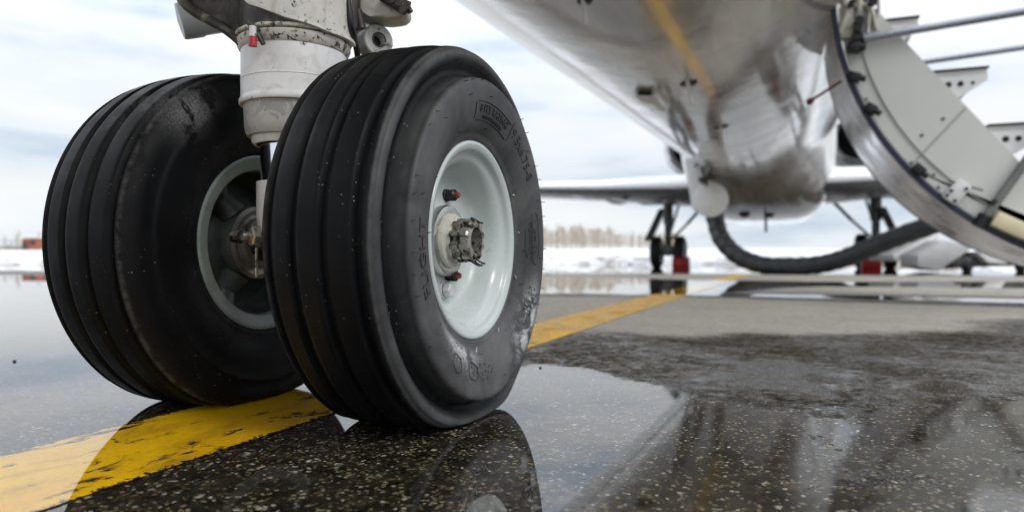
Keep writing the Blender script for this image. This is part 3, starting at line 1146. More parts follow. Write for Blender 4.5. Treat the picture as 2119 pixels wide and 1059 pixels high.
def stringer(s, th):
    b_ = bmesh.new()
    poly = [dpt(A0_ + (A1_ - A0_ - R(2)) * i / 40, DR - .030, s) for i in range(41)]
    # straight upper edge
    poly += [Vector((1.83, s, .135)), Vector((1.467, s, .610)), Vector((1.245, s, .900)), Vector((1.029, s, 1.185)), Vector((.93, s, 1.325)), Vector((.80, s, 1.365))]
    prism(b_, poly, (0, th, 0))
    return b_


obj('side_panel', stringer(DS0 + .03, .022), M['liner'], door)
obj('side_panel', stringer(DS1 - .06, .022), M['liner'], door)
# flange rib just inside the arc, joints
bm = bmesh.new()
arcband(bm, DR - .098, DR - .092, DS0 + .024, DS0 + .0302, 48, R(186), R(262))
a_, b_2 = onplane(1876, 352, DS0 + .027), onplane(2000, 222, DS0 + .027)
tube(bm, [a_ , b_2], .0030, 6)
obj('panel_joint', bm, simple('joint_grey', (.36, .36, .33), .6), door)
# treads with triangular end brackets
for i, (x0, zt) in enumerate(((.948, 1.275), (1.150, 1.025), (1.360, .775), (1.575, .525))):
    b_ = bmesh.new()
    wdt = .15 if i == 0 else .208
    box(b_, (x0, DS0 + .06, zt - .022), (x0 + wdt, DS1 - .07, zt), None, .003)
    st = obj('step', b_, M['liner'], door)
    b_ = bmesh.new()
    for s in (DS0 + .056, DS1 - .085):
        prism(b_, [Vector((x0 - .02, s, zt - .024)), Vector((x0 + wdt, s, zt - .024)), Vector((x0 + wdt, s, zt - .05)), Vector((x0 + wdt * .45, s, zt - .125)), Vector((x0 - .02, s, zt - .125))], (0, .012, 0))
    each('step_bracket', b_, M['cart_white'], st)
    b_ = bmesh.new()
    for k, (fx, rr_) in enumerate(((.30, .013), (.52, .012), (.74, .007))):
        lathe_dir(b_, [(0, 0), (rr_, 0), (rr_, -.003)], Vector((x0 + wdt * fx, DS0 + .054, zt - .060)), (0, -1, 0), 16)
    each('lightening_hole', b_, M['dark'], st)
    b_ = bmesh.new()
    box(b_, (x0 - .002, DS0 + .05, zt + .0005), (x0 + wdt + .006, DS1 - .06, zt + .008), None, .002)
    obj('anti_slip_strip', b_, M['black'], st)
# latch brackets along the seal
for u, v, ang in ((1768, 98, 10), (1769, 160, 20), (1803, 226, 35), (1902, 352, 45)):
    b_ = bmesh.new()
    p = onplane(u, v, DS0 - .005)
    mt = Matrix.Translation(p) @ Matrix.Rotation(R(ang), 4, 'Y')
    box(b_, (-.030, -.02, -.021), (.024, .035, .021), mt, .006)
    tube(b_, [mt @ Vector((.022, -.01, 0)), mt @ Vector((.046, -.01, 0))], .014, 12)
    obj('latch_bracket', b_, M['black'], door)
for (u, v) in ((1932, 362), (1942, 388), (1886, 337), (1792, 206), (1952, 246), (1908, 280)):
    b_ = bmesh.new()
    lathe_dir(b_, [(0, .004), (.006, .003), (.008, -.004)], onplane(u, v, DS0 + .028), (0, -1, 0), 12)
    obj('screw', b_, M['strut_dark'], door)
# white latch box with bolts
b_ = bmesh.new()
p = onplane(1978, 398, DS0 - .0)
mt = Matrix.Translation(p) @ Matrix.Rotation(R(40), 4, 'Y')
box(b_, (-.03, -.03, -.048), (.03, .028, .048), mt, .004)
lb = obj('latch_box', b_, M['cart_white'], door)
b_ = bmesh.new()
for dx, dz in ((-.02, -.035), (.018, -.035), (-.02, -.010), (.018, .03)):
    lathe_dir(b_, [(0, .006), (.007, .005), (.008, -.003)], mt @ Vector((dx, -.031, dz)), (0, -1, 0), 10)
each('bolt', b_, M['black'], lb)
b_ = bmesh.new()
tube(b_, [onplane(1962, 374, DS0 - .02), onplane(2034, 394, DS0 - .02)], .004, 8)
obj('latch_lever', b_, M['strut_dark'], door)
# cream block near the foot
b_ = bmesh.new()
p = onplane(2092, 468, DS0 + .01)
box(b_, (-.075, -.05, -.035), (.10, .02, .030), Matrix.Translation(p) @ Matrix.Rotation(R(28), 4, 'Y'), .010)
obj('door_bumper', b_, M['cream'], door)
# handrails and strut
for (a, b, s, r_, nm) in (((1776, 82), (2119, 24), DS0 + .0, .0175, 'handrail'), ((1880, 133), (2119, 98), DS1 - .05, .0155, 'handrail'), ((2030, 462), (2119, 339), DS0 + .0, .018, 'support_strut')):
    pa, pb = onplane(*a, s), onplane(*b, s)
    d = (pb - pa)
    b_ = bmesh.new()
    k = 1.75 if nm == 'handrail' else 2.1
    tube(b_, [pa, pa + d * k], r_, 14)
    lathe_dir(b_, [(0, -.01), (r_ * 1.5, -.01), (r_ * 1.5, .03), (0, .03)], pa, d, 14)
    obj(nm, b_, M['rail'] if nm == 'handrail' else M['strut_far'], door)
b_ = bmesh.new()
for a, b, r_ in (((1764, 84), (1786, 78), .026), ((2024, 470), (2040, 446), .028), ((1768, 100), (1790, 96), .02), ((2052, 426), (2062, 416), .014)):
    tube(b_, [onplane(*a, DS0 - .005), onplane(*b, DS0 - .005)], r_, 12)
each('pivot_fitting', b_, M['black'], door)
# hinge arms above the door
b_ = bmesh.new()
for pts, r_ in (([(1738, 22), (1760, 14), (1790, 12), (1806, 30), (1812, 60)], .012), ([(1755, 60), (1775, 40), (1778, 8), (1772, -30)], .016),
                ([(1795, 70), (1798, 30), (1800, -40)], .010), ([(1736, 70), (1750, 30), (1740, -30)], .018), ([(1812, 62), (1818, 10), (1808, -40)], .008)):
    tube(b_, spline([onplane(u, v, DS0 + .02) for u, v in pts], 6), r_, 10)
box(b_, onplane(1736, 80, DS0 + .01), onplane(1764, 20, DS0 + .06), None, 0)
obj('hinge_arm', b_, M['ivory'], door)
b_ = bmesh.new()
for u, v, r_ in ((1778, 44, .020), (1762, 8, .014), (1806, 4, .018), (1776, 60, .016)):
    lathe_dir(b_, [(0, .02), (r_, .02), (r_, -.02), (0, -.02)], onplane(u, v, DS0 - .005), (0, 1, 0), 14)
each('hinge_bolt', b_, M['black'], door)
# locking pin with a dark red tag, standing off the skin
b_ = bmesh.new()
pa, pb = onplane(1741, 168, DS0 + .005), onplane(1676, 210, DS0 - .0)
tube(b_, [pa, pb + (pa - pb) * .12, pb], [.0065, .0065, .011], 12)
lathe_dir(b_, [(0, -.018), (.012, -.014), (.016, 0), (.012, .014), (0, .018)], pb, (pb - pa), 14)
obj('safety_pin', b_, simple('dark_red', (.09, .006, .008), .4), door)
# dark doorway opening on the port side
bm = bmesh.new()
vs = []
for i in range(15):
    a = R(-42 + 88 * i / 14)
    vs.append([bm.verts.new((math.cos(a) * (FR + .004), s, fz(s) + math.sin(a) * (FR + .004))) for s in (DS0 + .05, DS1 - .02)])
for A, B in zip(vs[:-1], vs[1:]):
    bm.faces.new((A[0], A[1], B[1], B[0]))
obj('doorway', bm, M['dark'], jet)

# ------------------------------------------------------------------ nose gear
ZA, SP2 = .2311, .167
LS = -.060    # the leg stands a little ahead of the axle


def leg_lathe(bm, prof, org, axis, seg, fn=None):
    lathe(bm, [(r * .94, HC + (a - HC) * .945) for r, a in prof], org, axis, seg, fn=fn)


def arcpts(c, r, a0, a1, n):
    return [(c[0] + r * math.sin(R(a0 + (a1 - a0) * i / n)), c[1] + r * math.cos(R(a0 + (a1 - a0) * i / n))) for i in range(n + 1)]


def tyre_profile(side, grooves):
    """list of (r, a). a positive = outboard (the side with the water-deflecting chine)"""
    P = []
    # outboard bead to chine
    P += [(.1215, .060), (.124, .0655), (.128, .068), (.1325, .0685), (.134, .0700), (.145, .0765), (.158, .0815), (.172, .0845), (.183, .0858), (.190, .0862)]
    P += [(.1945, .0855), (.1968, .0832), (.1975, .0800), (.1970, .0740)]
    P += [(.1980, .0680), (.2010, .0620), (.2060, .0585), (.2115, .0590), (.2180, .0635), (.2240, .0675), (.229, .0692), (.2345, .0690), (.2370, .0675), (.2380, .0668)]
    P += [(.2385, .0655), (.2405, .0630)]
    # tread with circumferential grooves
    R0 = .2475

    def cr_(a):
        return R0 - .0058 * (abs(a) / .062) ** 2.4
    marks = []
    for c, hw, dp in grooves:
        marks.append((c, hw, dp))
    a = .0605
    marks = sorted(marks, reverse=True)
    for c, hw, dp in marks:
        hi, lo = c + hw, c - hw
        while a > hi + .004:
            P.append((cr_(a), a)); a -= .005
        P.append((cr_(hi) - .0002, hi + .0012))
        P.append((cr_(hi) - .0022, hi - .0002))
        P.append((cr_(c) - dp, c + hw * .55))
        P.append((cr_(c) - dp, c - hw * .55))
        P.append((cr_(lo) - .0022, lo + .0002))
        P.append((cr_(lo) - .0002, lo - .0012))
        a = lo - .005
    while a > -.0605:
        P.append((cr_(a), a)); a -= .005
    P += [(.2405, -.0630), (.2385, -.0655), (.2372, -.0668)]
    P += [(.233, -.0705), (.224, -.0745), (.214, -.0765), (.204, -.0770), (.199, -.0785), (.1955, -.0805), (.192, -.0805), (.188, -.0790)]
    P += [(.176, -.0800), (.160, -.0790), (.146, -.0745), (.135, -.0690), (.1325, -.0685), (.128, -.068), (.1235, -.0655), (.1215, -.060)]
    return P


def face_a(r):
    """outboard sidewall position at radius r"""
    tb = [(.134, .0700), (.145, .0765), (.158, .0815), (.172, .0845), (.183, .0858), (.190, .0862)]
    for (r0, a0), (r1, a1) in zip(tb[:-1], tb[1:]):
        if r <= r1:
            return a0 + (a1 - a0) * (r - r0) / (r1 - r0)
    return .0862


def squash(side, cx):
    def fn(p):
        z = p.z - GZ
        if z < .04:
            bul = math.exp(-(z / .022) ** 2) if z > 0 else 1
            x = cx + (p.x - cx) * (1 + .07 * bul)
            z = (z + math.sqrt(z * z + .00014)) / 2 - .0021 * math.exp(-max(z, -.02) / .02) * .5 + GZ
            return Vector((x, p.y, z))
        return p
    return fn


def font_mesh(text, size):
    cu = bpy.data.curves.new('lettering', 'FONT')
    cu.body = text
    cu.size = size
    cu.extrude = .0005
    cu.resolution_u = 2
    cu.align_x = 'CENTER'
    cu.align_y = 'CENTER'
    o = bpy.data.objects.new('lettering', cu)
    C.objects.link(o)
    dg = bpy.context.evaluated_depsgraph_get()
    dg.update()
    me = bpy.data.meshes.new_from_object(o.evaluated_get(dg))
    bpy.data.objects.remove(o)
    return me


def lettering(bm, text, size, th_deg, rad, cx, rise=.0006, spacing=1.0, ys=1.0):
    """relief text wrapped clockwise round the outboard sidewall"""
    me = font_mesh(text, size)
    b2 = bmesh.new()
    b2.from_mesh(me)
    bmesh.ops.subdivide_edges(b2, edges=[e for e in b2.edges if e.calc_length() > size * .25], cuts=2)
    vm = {}
    for v in b2.verts:
        th = R(th_deg) + v.co.x * spacing / rad
        r = rad + v.co.y * ys
        x = cx + face_a(r) + v.co.z + rise
        vm[v] = bm.verts.new((x, r * math.sin(th), ZA + r * math.cos(th)))
    for f in b2.faces:
        try: bm.faces.new([vm[v] for v in f.verts])
        except ValueError: pass
    b2.free()
    bpy.data.meshes.remove(me)


def nose_wheel(sd_, grooves):
    cx = sd_ * SP2
    # rim outboard (deep dish) and inboard
    bm = bmesh.new()
    o_ = (cx, 0, ZA)
    sgn = sd_
    out = [(.1180, .055), (.1232, .0605), (.1240, .0635), (.1235, .0660), (.1215, .0672), (.1185, .0668), (.1165, .0655), (.1140, .0648), (.1122, .0625),
           (.1110, .0590), (.1085, .0565), (.1040, .0548), (.0995, .0515), (.0960, .0450), (.0935, .0370), (.0910, .0285), (.0875, .0215), (.0820, .0170), (.0740, .0148),
           (.0600, .0145), (.0500, .0160), (.0440, .0165), (.0, .0165)]
    lathe(bm, [(r, sgn * a) for r, a in out], o_, 'X', 128)
    inn = [(.1180, -.055), (.1232, -.0605), (.1240, -.0635), (.1235, -.0665), (.1210, -.0675), (.1180, -.0668), (.1160, -.0650), (.1050, -.0640), (.1030, -.0620),
           (.1015, -.0540), (.1000, -.040), (.0960, -.0200), (.0880, -.0110), (.0700, -.0130), (.0600, -.0200), (.0540, -.0330), (.0520, -.0460), (.0500, -.0480), (.0, -.0480)]
    lathe(bm, [(r, sgn * a) for r, a in inn], o_, 'X', 128)
    # drop centre hidden by the tyre
    lathe(bm, [(.1180, .055), (.112, .0), (.1180, -.055)], o_, 'X', 64)
    bmesh.ops.recalc_face_normals(bm, faces=bm.faces)
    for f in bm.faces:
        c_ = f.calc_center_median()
        if (c_.x - cx) * sgn < -.0 and math.hypot(c_.y, c_.z - ZA) < .1012: f.material_index = 1  # inner dish faces take the painted shade colour
    rim = obj('nose_wheel', bm, [M['mint'] if sd_ > 0 else M['mint_shaded'], M['dish_shade']], jet, 50)
    rim['label'] = ('near nose wheel with pale mint rim and castellated axle nut' if sd_ > 0 else 'far nose wheel behind the strut, shaded rim seen from its inner side')
    # tyre
    bm = bmesh.new()
    prof = [((r if r < .2 else .2 + (r - .2) * .835), a) for r, a in tyre_profile(sd_, grooves)]
    prof = [(r, sgn * a) for r, a in prof]
    if sgn < 0: prof = prof[::-1]
    lathe(bm, prof, o_, 'X', 256, fn=squash(sgn, cx))
    # fine moulding spews (short rubber hairs) on the sidewalls
    rnd = random.Random(3 + sd_)
    for rr_, nn in ((.1945, 46), (.178, 15), (.140, 12), (.2184, 22)):
        for k in range(nn):
            th = 2 * PI * (k + rnd.uniform(-.2, .2)) / nn
            if rnd.random() < .22: continue
            a = face_a(rr_) if rr_ < .19 else {.1945: .0855, .2184: .0675}[rr_]
            p = Vector((cx + sgn * a, rr_ * math.sin(th), ZA + rr_ * math.cos(th)))
            ln_ = rnd.uniform(.003, .0065)
            dv = Vector((sgn * 1.0, rnd.uniform(-.5, .2), rnd.uniform(-.35, .25))).normalized() * ln_
            if p.z < .03: continue
            tube(bm, [p - dv * .1, p + dv], [.0006, .00035], 5)
    ty = obj('tyre', bm, M['rubber'], rim, 50)
    me = ty.data
    n_ = len(me.vertices)
    co = np.empty(n_ * 3, np.float32)
    me.vertices.foreach_get('co', co)
    co = co.reshape(-1, 3)
    ax = (co[:, 0] - cx) * sgn
    rr_ = np.hypot(co[:, 1], co[:, 2] - ZA)
    side = ss(ax, .0600, .0630) * np.interp(rr_, [.1970, .1985, .202, .216, .226, .230], [1, .25, .05, .25, .8, .8])  # grey film thinned in the chine recess, painting its shade in
    a = me.attributes.new('side', 'FLOAT', 'POINT')
    a.data.foreach_set('value', (side * (1. if sd_ > 0 else .0) + (1 - side) * ss(-ax, .066, .07) * .0).astype(np.float32))  # inner walls and far tyre get no film, shade kept in their colour
    th = np.degrees(np.arctan2(co[:, 1], co[:, 2] - ZA))     # clockwise from the top seen outboard
    q = 1.5 * np.exp(-((th - 131) / 15) ** 2) * np.exp(-((rr_ - .172) / .015) ** 2) * side
    q = q + .9 * np.exp(-((th + 152) / 16) ** 2) * np.exp(-((rr_ - .147) / .009) ** 2) * side
    if sd_ < 0:
        q = np.exp(-((th + 42) / 9) ** 2) * np.exp(-((rr_ - .215) / .02) ** 2) * (ax < 0) * .22
    a = me.attributes.new('wear', 'FLOAT', 'POINT')
    a.data.foreach_set('value', (.7 * np.exp(-((np.abs(ax) - .0635) / .0022) ** 2) * (rr_ > .225)).astype(np.float32))
    a = me.attributes.new('scuff', 'FLOAT', 'POINT')
    a.data.foreach_set('value', np.clip(q * 1.3, 0, 1).astype(np.float32))
    return rim, ty


rimR, tyR = nose_wheel(1, [(-.056, .0045, .007), (-.025, .0055, .008), (.012, .0058, .008), (.0495, .0058, .008)])
rimL, tyL = nose_wheel(-1, [(.056, .0045, .007), (.022, .0055, .008), (-.016, .0058, .008), (-.0535, .0052, .008)])
# relief lettering on the near tyre
bm = bmesh.new()
lettering(bm, '8 PLY RATING', .0135, 6.5, .1615, SP2, ys=1.05)
lettering(bm, 'LOAD RATING 3550 LBS', .0055, 6.5, .1520, SP2)
bmA = bmesh.new()
lettering(bmA, '19.5x6.75-8', .0195, 41, .166, SP2, spacing=1.05, ys=1.1)
bmB = bmesh.new()
lettering(bmB, 'FLIGHT', .0205, 262, .167, SP2, rise=.0003, spacing=1.25, ys=1.3)
# frame round the ply rating
for r_, w_ in ((.1700, .0004), (.1480, .0004)):
    pts = [Vector((SP2 + face_a(r_) + .0004, r_ * math.sin(R(t)), ZA + r_ * math.cos(R(t)))) for t in np.linspace(-11, 24, 30)]
    tube(bm, pts, .0006, 5)
for t in (-13, 26):
    pts = []
    for r_ in np.linspace(.1495, .1685, 10):
        pts.append(Vector((SP2 + face_a(r_) + .0004, r_ * math.sin(R(t)), ZA + r_ * math.cos(R(t)))))
    tube(bm, pts, .0006, 5)
bmC = bmesh.new()
# oval outlines of further marks, right and bottom
for tc0, r0, dth, dr in ((88, .166, 13, .009), (90, .148, 8, .0045), (196, .163, 4.5, .010), (212, .166, 3.8, .010)):
    pts = []
    for k in range(37):
        a = 2 * PI * k / 36
        r_ = r0 + dr * math.copysign(abs(math.sin(a)) ** .7, math.sin(a))
        t = R(tc0 + dth * math.copysign(abs(math.cos(a)) ** .7, math.cos(a)))
        pts.append(Vector((SP2 + face_a(r_) + .0003, r_ * math.sin(t), ZA + r_ * math.cos(t))))
    tube(bm if tc0 < 0 else bmC, pts, .0005, 5)
# worn texture ticks
rnd = random.Random(5)
for k in range(200):
    t = R(rnd.choice((rnd.uniform(78, 100), rnd.uniform(112, 128), rnd.uniform(176, 236))))
    r_ = rnd.uniform(.153, .172)
    p = Vector((SP2 + face_a(r_) + .0002, r_ * math.sin(t), ZA + r_ * math.cos(t)))
    d = Vector((0, math.sin(t), math.cos(t))) * rnd.uniform(.0008, .0024)
    tube(bmC, [p - d, p + d], .00045, 4)
obj('ply_rating_badge', bm, M['rubber_relief'], tyR, 30)
obj('size_lettering', bmA, M['rubber_relief'], tyR, 30)
obj('name_lettering', bmB, M['rubber_relief'], tyR, 30)
o = obj('moulded_marks', bmC, M['rubber_relief'], tyR, 30)
o['kind'] = 'stuff'
# paint smudges near the bead are part of the rim paint drips: small pale flecks
bm = bmesh.new()
for t, r_, l_ in ((112, .131, .004), (60, .132, .004), (153, .133, .004), (186, .138, .006), (84, .134, .003)):
    t = R(t)
    p = Vector((SP2 + face_a(max(r_, .134)) - .0005, r_ * math.sin(t), ZA + r_ * math.cos(t)))
    d = Vector((0, math.sin(t + .4), math.cos(t + .4))) * l_
    tube(bm, [p - d, p, p + d], [.0004, .0014, .0005], 6)
each('paint_fleck', bm, simple('fleck_paint', (.42, .48, .46), .5), tyR)

# hub on the near wheel
X1 = SP2 + .0175
bm = bmesh.new()
lathe(bm, [(.030, -.002), (.0435, -.002), (.0452, .002), (.0452, .0085), (.0440, .0115), (.0400, .0125), (.0345, .0120), (.0335, .0100)], (X1, 0, ZA), 'X', 64)
obj('hub_seal', bm, M['steel'], rimR)
bm = bmesh.new()
lathe(bm, [(.0345, .0080), (.0350, .0150), (.0340, .0175), (.0250, .0180), (.0245, .0230), (.02, .0230)], (X1, 0, ZA), 'X', 64)
obj('bearing_washer', bm, M['ivory'], rimR)
bm = bmesh.new()
prof = []
NL = 10
ringsN = []
for xx, rb, amp in ((.0225, .0215, .0), (.0230, .0235, .0042), (.0360, .0235, .0042), (.0365, .0215, .0), (.0385, .0215, .0), (.0390, .0225, .0046), (.0500, .0225, .0046), (.0530, .0212, .0040), (.0535, .0190, .001), (.0535, .0165, .0), (.0400, .0160, .0), (.030, .0155, 0)):
    rg = []
    for k in range(120):
        t = 2 * PI * k / 120
        w_ = math.cos(NL * t)
        sq = 1 if w_ > .25 else (0 if w_ < -.05 else (w_ + .05) / .3)
        rg.append(bm.verts.new((X1 + .0225 + (xx - .0225) * .84, (rb + amp * sq) * math.sin(t), ZA + (rb + amp * sq) * math.cos(t))))
    ringsN.append(rg)
for A, B in zip(ringsN[:-1], ringsN[1:]):
    for k in range(120):
        bm.faces.new((A[k], A[(k + 1) % 120], B[(k + 1) % 120], B[k]))
lathe(bm, [(.016, .032), (.0, .031)], (X1, 0, ZA), 'X', 24)
nut = obj('axle_nut', bm, M['nut'], rimR, 30)
bm = bmesh.new()      # split pin ends
for ang in (155, 172, 190, 10):
    a = R(ang)
    p = Vector((X1 + .044, .027 * math.sin(a), ZA + .027 * math.cos(a)))
    tube(bm, [p + Vector((-.006, 0, .002)), p, p + Vector((.006, .001, -.004)), p + Vector((.009, .004, -.005))], .0012, 8)
each('split_pin', bm, M['black'], nut)
# valve stems and tie bolts in the dish
for (dy, dz, tip) in ((.014, .059, 'v'), (.017, -.045, 'v'), (.008, -.063, 'b')):
    p = Vector((SP2 + .0150, dy, ZA + dz))
    b_ = bmesh.new()
    if tip == 'v':
        lathe_dir(b_, [(.0085, -.004), (.0085, .002), (.0070, .003), (.0078, .005), (.0070, .007), (.0078, .009), (.0070, .011), (.0078, .013), (.0060, .015)], p, (1, 0, 0), 20)
        o1 = obj('valve', b_, M['black'], rimR)
        b_ = bmesh.new()
        lathe_dir(b_, [(.0046, .013), (.0044, .018), (.003, .0205), (0, .021)], p, (1, 0, 0), 14)
        obj('valve_cap', b_, M['orange'], o1)
    else:
        lathe_dir(b_, [(.0125, -.002), (.0125, .003), (.0105, .003)], p, (1, 0, 0), 24)
        lathe_dir(b_, [(.0100, .003), (.0105, .004), (.0105, .012), (.0090, .0135), (0, .0135)], p, (1, 0, 0), 6)
        obj('tie_bolt', b_, M['grey_paint'], rimR, 25)
# far wheel hub seen from inside
XL = -SP2 + .048
bm = bmesh.new()
lathe(bm, [(.0515, -.004), (.0515, .003), (.046, .006), (.040, .004), (.036, .006), (.034, .012), (.022, .014)], (XL, 0, ZA), 'X', 64)
obj('hub_seal', bm, M['dull_steel'], rimL)
bm = bmesh.new()      # three cast spokes/lugs on the inner dish
for ang in (-35, 85, 205):
    a = R(ang)
    pts = [Vector((-SP2 + .030, .048 * math.sin(a), ZA + .048 * math.cos(a))), Vector((-SP2 + .020, .075 * math.sin(a), ZA + .075 * math.cos(a))), Vector((-SP2 + .022, .098 * math.sin(a), ZA + .098 * math.cos(a)))]
    tube(bm, pts, [.022, .016, .020], 14)
each('cast_lug', bm, M['dish_shade'], rimL)

# nose gear leg -----------------------------------------------------
bm = bmesh.new()
LO = (0, LS, 0)
leg_lathe(bm, [(.050, .362), (.0535, .362), (.0560, .366), (.0565, .372), (.0575, .3735)], LO, 'Z', 64)   # lower lip ring
leg = obj('nose_gear_leg', bm, M['white_clean'], jet)
bm = bmesh.new()
leg_lathe(bm, [(.0560, .3720), (.0615, .3725), (.0640, .378), (.0655, .386), (.0660, .400), (.0668, .4160), (.060, .4165)], LO, 'Z', 72)
obj('lower_housing', bm, M['white_grey'], leg)
bm = bmesh.new()
leg_lathe(bm, [(.062, .4150), (.0712, .4145), (.0722, .4160), (.0722, .4205), (.0708, .4225), (.0700, .4260), (.0700, .4465), (.0706, .4470), (.0706, .4478), (.0700, .4484), (.0700, .4885), (.066, .4890)], LO, 'Z', 96)
obj('white_sleeve', bm, M['white_clean'], leg)
bm = bmesh.new()
leg_lathe(bm, [(.066, .4870), (.0712, .4875), (.0728, .4892), (.0745, .4935), (.0756, .4960), (.0756, .5010), (.0740, .5025), (.068, .5030)], LO, 'Z', 96)
obj('collar', bm, M['white_chip'], leg)
bm = bmesh.new()
leg_lathe(bm, [(.045, .280), (.045, .366)], LO, 'Z', 64)
obj('chrome_piston', bm, M['chrome'], leg)
bm = bmesh.new()      # white lower fitting that carries the axle
lathe(bm, [(.030, .30), (.044, .302), (.047, .306), (.047, .262), (.045, .245), (.040, .225), (.034, .212), (0, .208)], LO, 'Z', 48)
tube(bm, [(0, LS + .01, .235), (0, .0, .2311)], .036, 24)
obj('axle_fitting', bm, M['white_clean'], leg)
bm = bmesh.new()
tube(bm, [(-SP2 + .05, 0, ZA), (SP2 - .05, 0, ZA)], .026, 24)
obj('axle', bm, M['black'], leg)
bm = bmesh.new()      # label plate on the fitting
vs = []
for k in range(9):
    a = R(196 + 22 * k / 8)
    vs.append([bm.verts.new((math.cos(a) * .0476, LS + math.sin(a) * .0476, z)) for z in (.262, .290)])
for A, B in zip(vs[:-1], vs[1:]): bm.faces.new((A[0], B[0], B[1], A[1]))
obj('data_plate', bm, M['black'], leg)
# tow bolt with hex nut at the front of the axle fitting
p0 = Vector((-.030, -.110, .236))
bm = bmesh.new()
dirb = Vector((-.35, -.94, 0)).normalized()
lathe_dir(bm, [(0, .0), (.0125, .0), (.0148, -.002), (.0148, -.014), (.0125, -.016)], p0, dirb, 6)
lathe_dir(bm, [(0, .010), (.0050, .009), (.0062, .006), (.0062, -.002)], p0, dirb, 16)
lathe_dir(bm, [(.017, -.016), (.017, -.022), (.011, -.024), (.011, -.075)], p0, dirb, 20)
tube(bm, [p0 + Vector((-.026, .01, .0)), p0 + Vector((-.004, .01, 0))], .0055, 10)
lathe_dir(bm, [(0, .006), (.007, .005), (.009, -.006), (0, -.006)], p0 + Vector((-.028, .008, 0)), (-1, -.3, 0), 12)
for k in range(7):     # safety chain
    q_ = p0 + Vector((.014, -.002, -.012 - .006 * k))
    lathe_dir(bm, [(.0015, -.003), (.0022, 0), (.0015, .003)], q_, (0, 0, 1), 8)
tb = obj('tow_bolt', bm, M['nut'], leg, 25)

# upper casting: barrel, slanted flange, arms ------------------------
bm = bmesh.new()
leg_lathe(bm, [(.066, .5025), (.0715, .5035), (.0725, .508), (.0730, .53), (.0740, .60), (.0770, .70), (.082, 1.2)], LO, 'Z', 96)
obj('upper_barrel', bm, M['grime_shade'], leg)  # dirty barrel, with the shade of the recess below the web painted in
bm = bmesh.new()
leg_lathe(bm, [(.0715, .5035), (.0765, .5040), (.0775, .5052), (.0775, .5075), (.0765, .5090), (.0715, .5095)], LO, 'Z', 96)
obj('clamp_ring', bm, M['white_chip'], leg)


# left arm: thick gusset sweeping up and out, shade of its hollow painted on
Yg = .885
armpx = [(498, 84), (486, 70), (462, 52), (430, 34), (404, 18), (382, 2), (376, -14), (380, -40), (520, -60), (575, -30), (600, 30), (600, 78), (560, 66), (520, 70)]
bm = bmesh.new()
pl = [W(u, v, Yg) for u, v in armpx]
fwd = Vector((-SP, CP, 0))
prism(bm, pl, fwd * .030, .003)
obj('gusset_arm', bm, M['grime_shade'], leg)
bm = bmesh.new()      # bright worn rim of the gusset
rimpx = [(503, 92), (486, 76), (462, 58), (430, 41), (402, 25), (380, 6), (372, -16), (376, -44)]
tube(bm, spline([W(u, v, Yg - .004) for u, v in rimpx], 6), [.0062] * 43, 12)
obj('gusset_rim', bm, simple('dark_rim', (.06, .055, .045), .4, .3, .6, 60, .4, (40, .5, .15), (.28, .25, .2)), leg)
# front casting web: pale sheet that sweeps across the barrel from upper left to right
bm = bmesh.new()
webpx_t = [(508, -60), (560, -60), (640, -60), (735, -60)]
n_ = 40
cols = []
for i in range(n_ + 1):
    t = i / n_
    ang = R(226 + 166 * t)            # around the leg, from camera-left to camera-right
    rr_ = .0745 + .004 * max(0, 1 - t * 2.2)
    zt = .70
    # lower edge falls from left to right
    zb = np.interp(t, [0, .08, .25, .45, .7, 1], [.575, .545, .513, .496, .486, .487])
    cols.append([bm.verts.new((math.cos(ang) * r_, LS + math.sin(ang) * r_, z)) for r_, z in ((rr_, zt), (rr_, float(zb) + .006), (rr_ + .003, float(zb) + .004), (rr_ + .003, float(zb)), (rr_ - .010, float(zb)), (rr_ - .010, zt))])
for A, B in zip(cols[:-1], cols[1:]):
    for k in range(5):
        bm.faces.new((A[k], A[k + 1], B[k + 1], B[k]))
obj('casting_web', bm, M['casting'], leg, 60)
# small brackets, hydraulic lines and bolts under the casting
bm = bmesh.new()
for (a, b, r_) in (((528, 60), (545, 92), .003), ((512, 44), (535, 66), .0035)):
    tube(bm, [W(a[0], a[1], .840), W(b[0], b[1], .840)], r_, 8)
each('hydraulic_line', bm, M['grime_shade'], leg)
bm = bmesh.new()
tube(bm, spline([W(716, -30, .90), W(722, 20, .895), W(728, 60, .90), W(736, 92, .93), W(742, 130, .96)], 8), .0042, 10)
each('hydraulic_hose', bm, M['black'], leg)
# red and white tagged pin
pa = W(523, 55, .832); pb = W(523, 96, .832)
bm = bmesh.new()
tube(bm, [pa, pa * .45 + pb * .55], .0042, 12)
pin = obj('warning_tag', bm, M['white_clean'], leg)
bm = bmesh.new()
tube(bm, [pa * .48 + pb * .52, pb], [.0044, .0052], 12)
obj('red_end', bm, M['red'], pin)
# grey cylinder (actuator) projecting to the left behind the gusset
bm = bmesh.new()
pc = W(372, 45, 1.02); pd = W(640, 8, 1.10)
d = (pc - pd).normalized()
Lc = (pc - pd).length
lathe_dir(bm, [(.022, 0), (.0235, Lc * .6), (.0245, Lc - .030), (.0262, Lc - .027), (.0262, Lc - .004), (.0250, Lc), (.0, Lc + .003)], pd, d, 40)
obj('actuator_cylinder', bm, M['grey_paint'], leg)
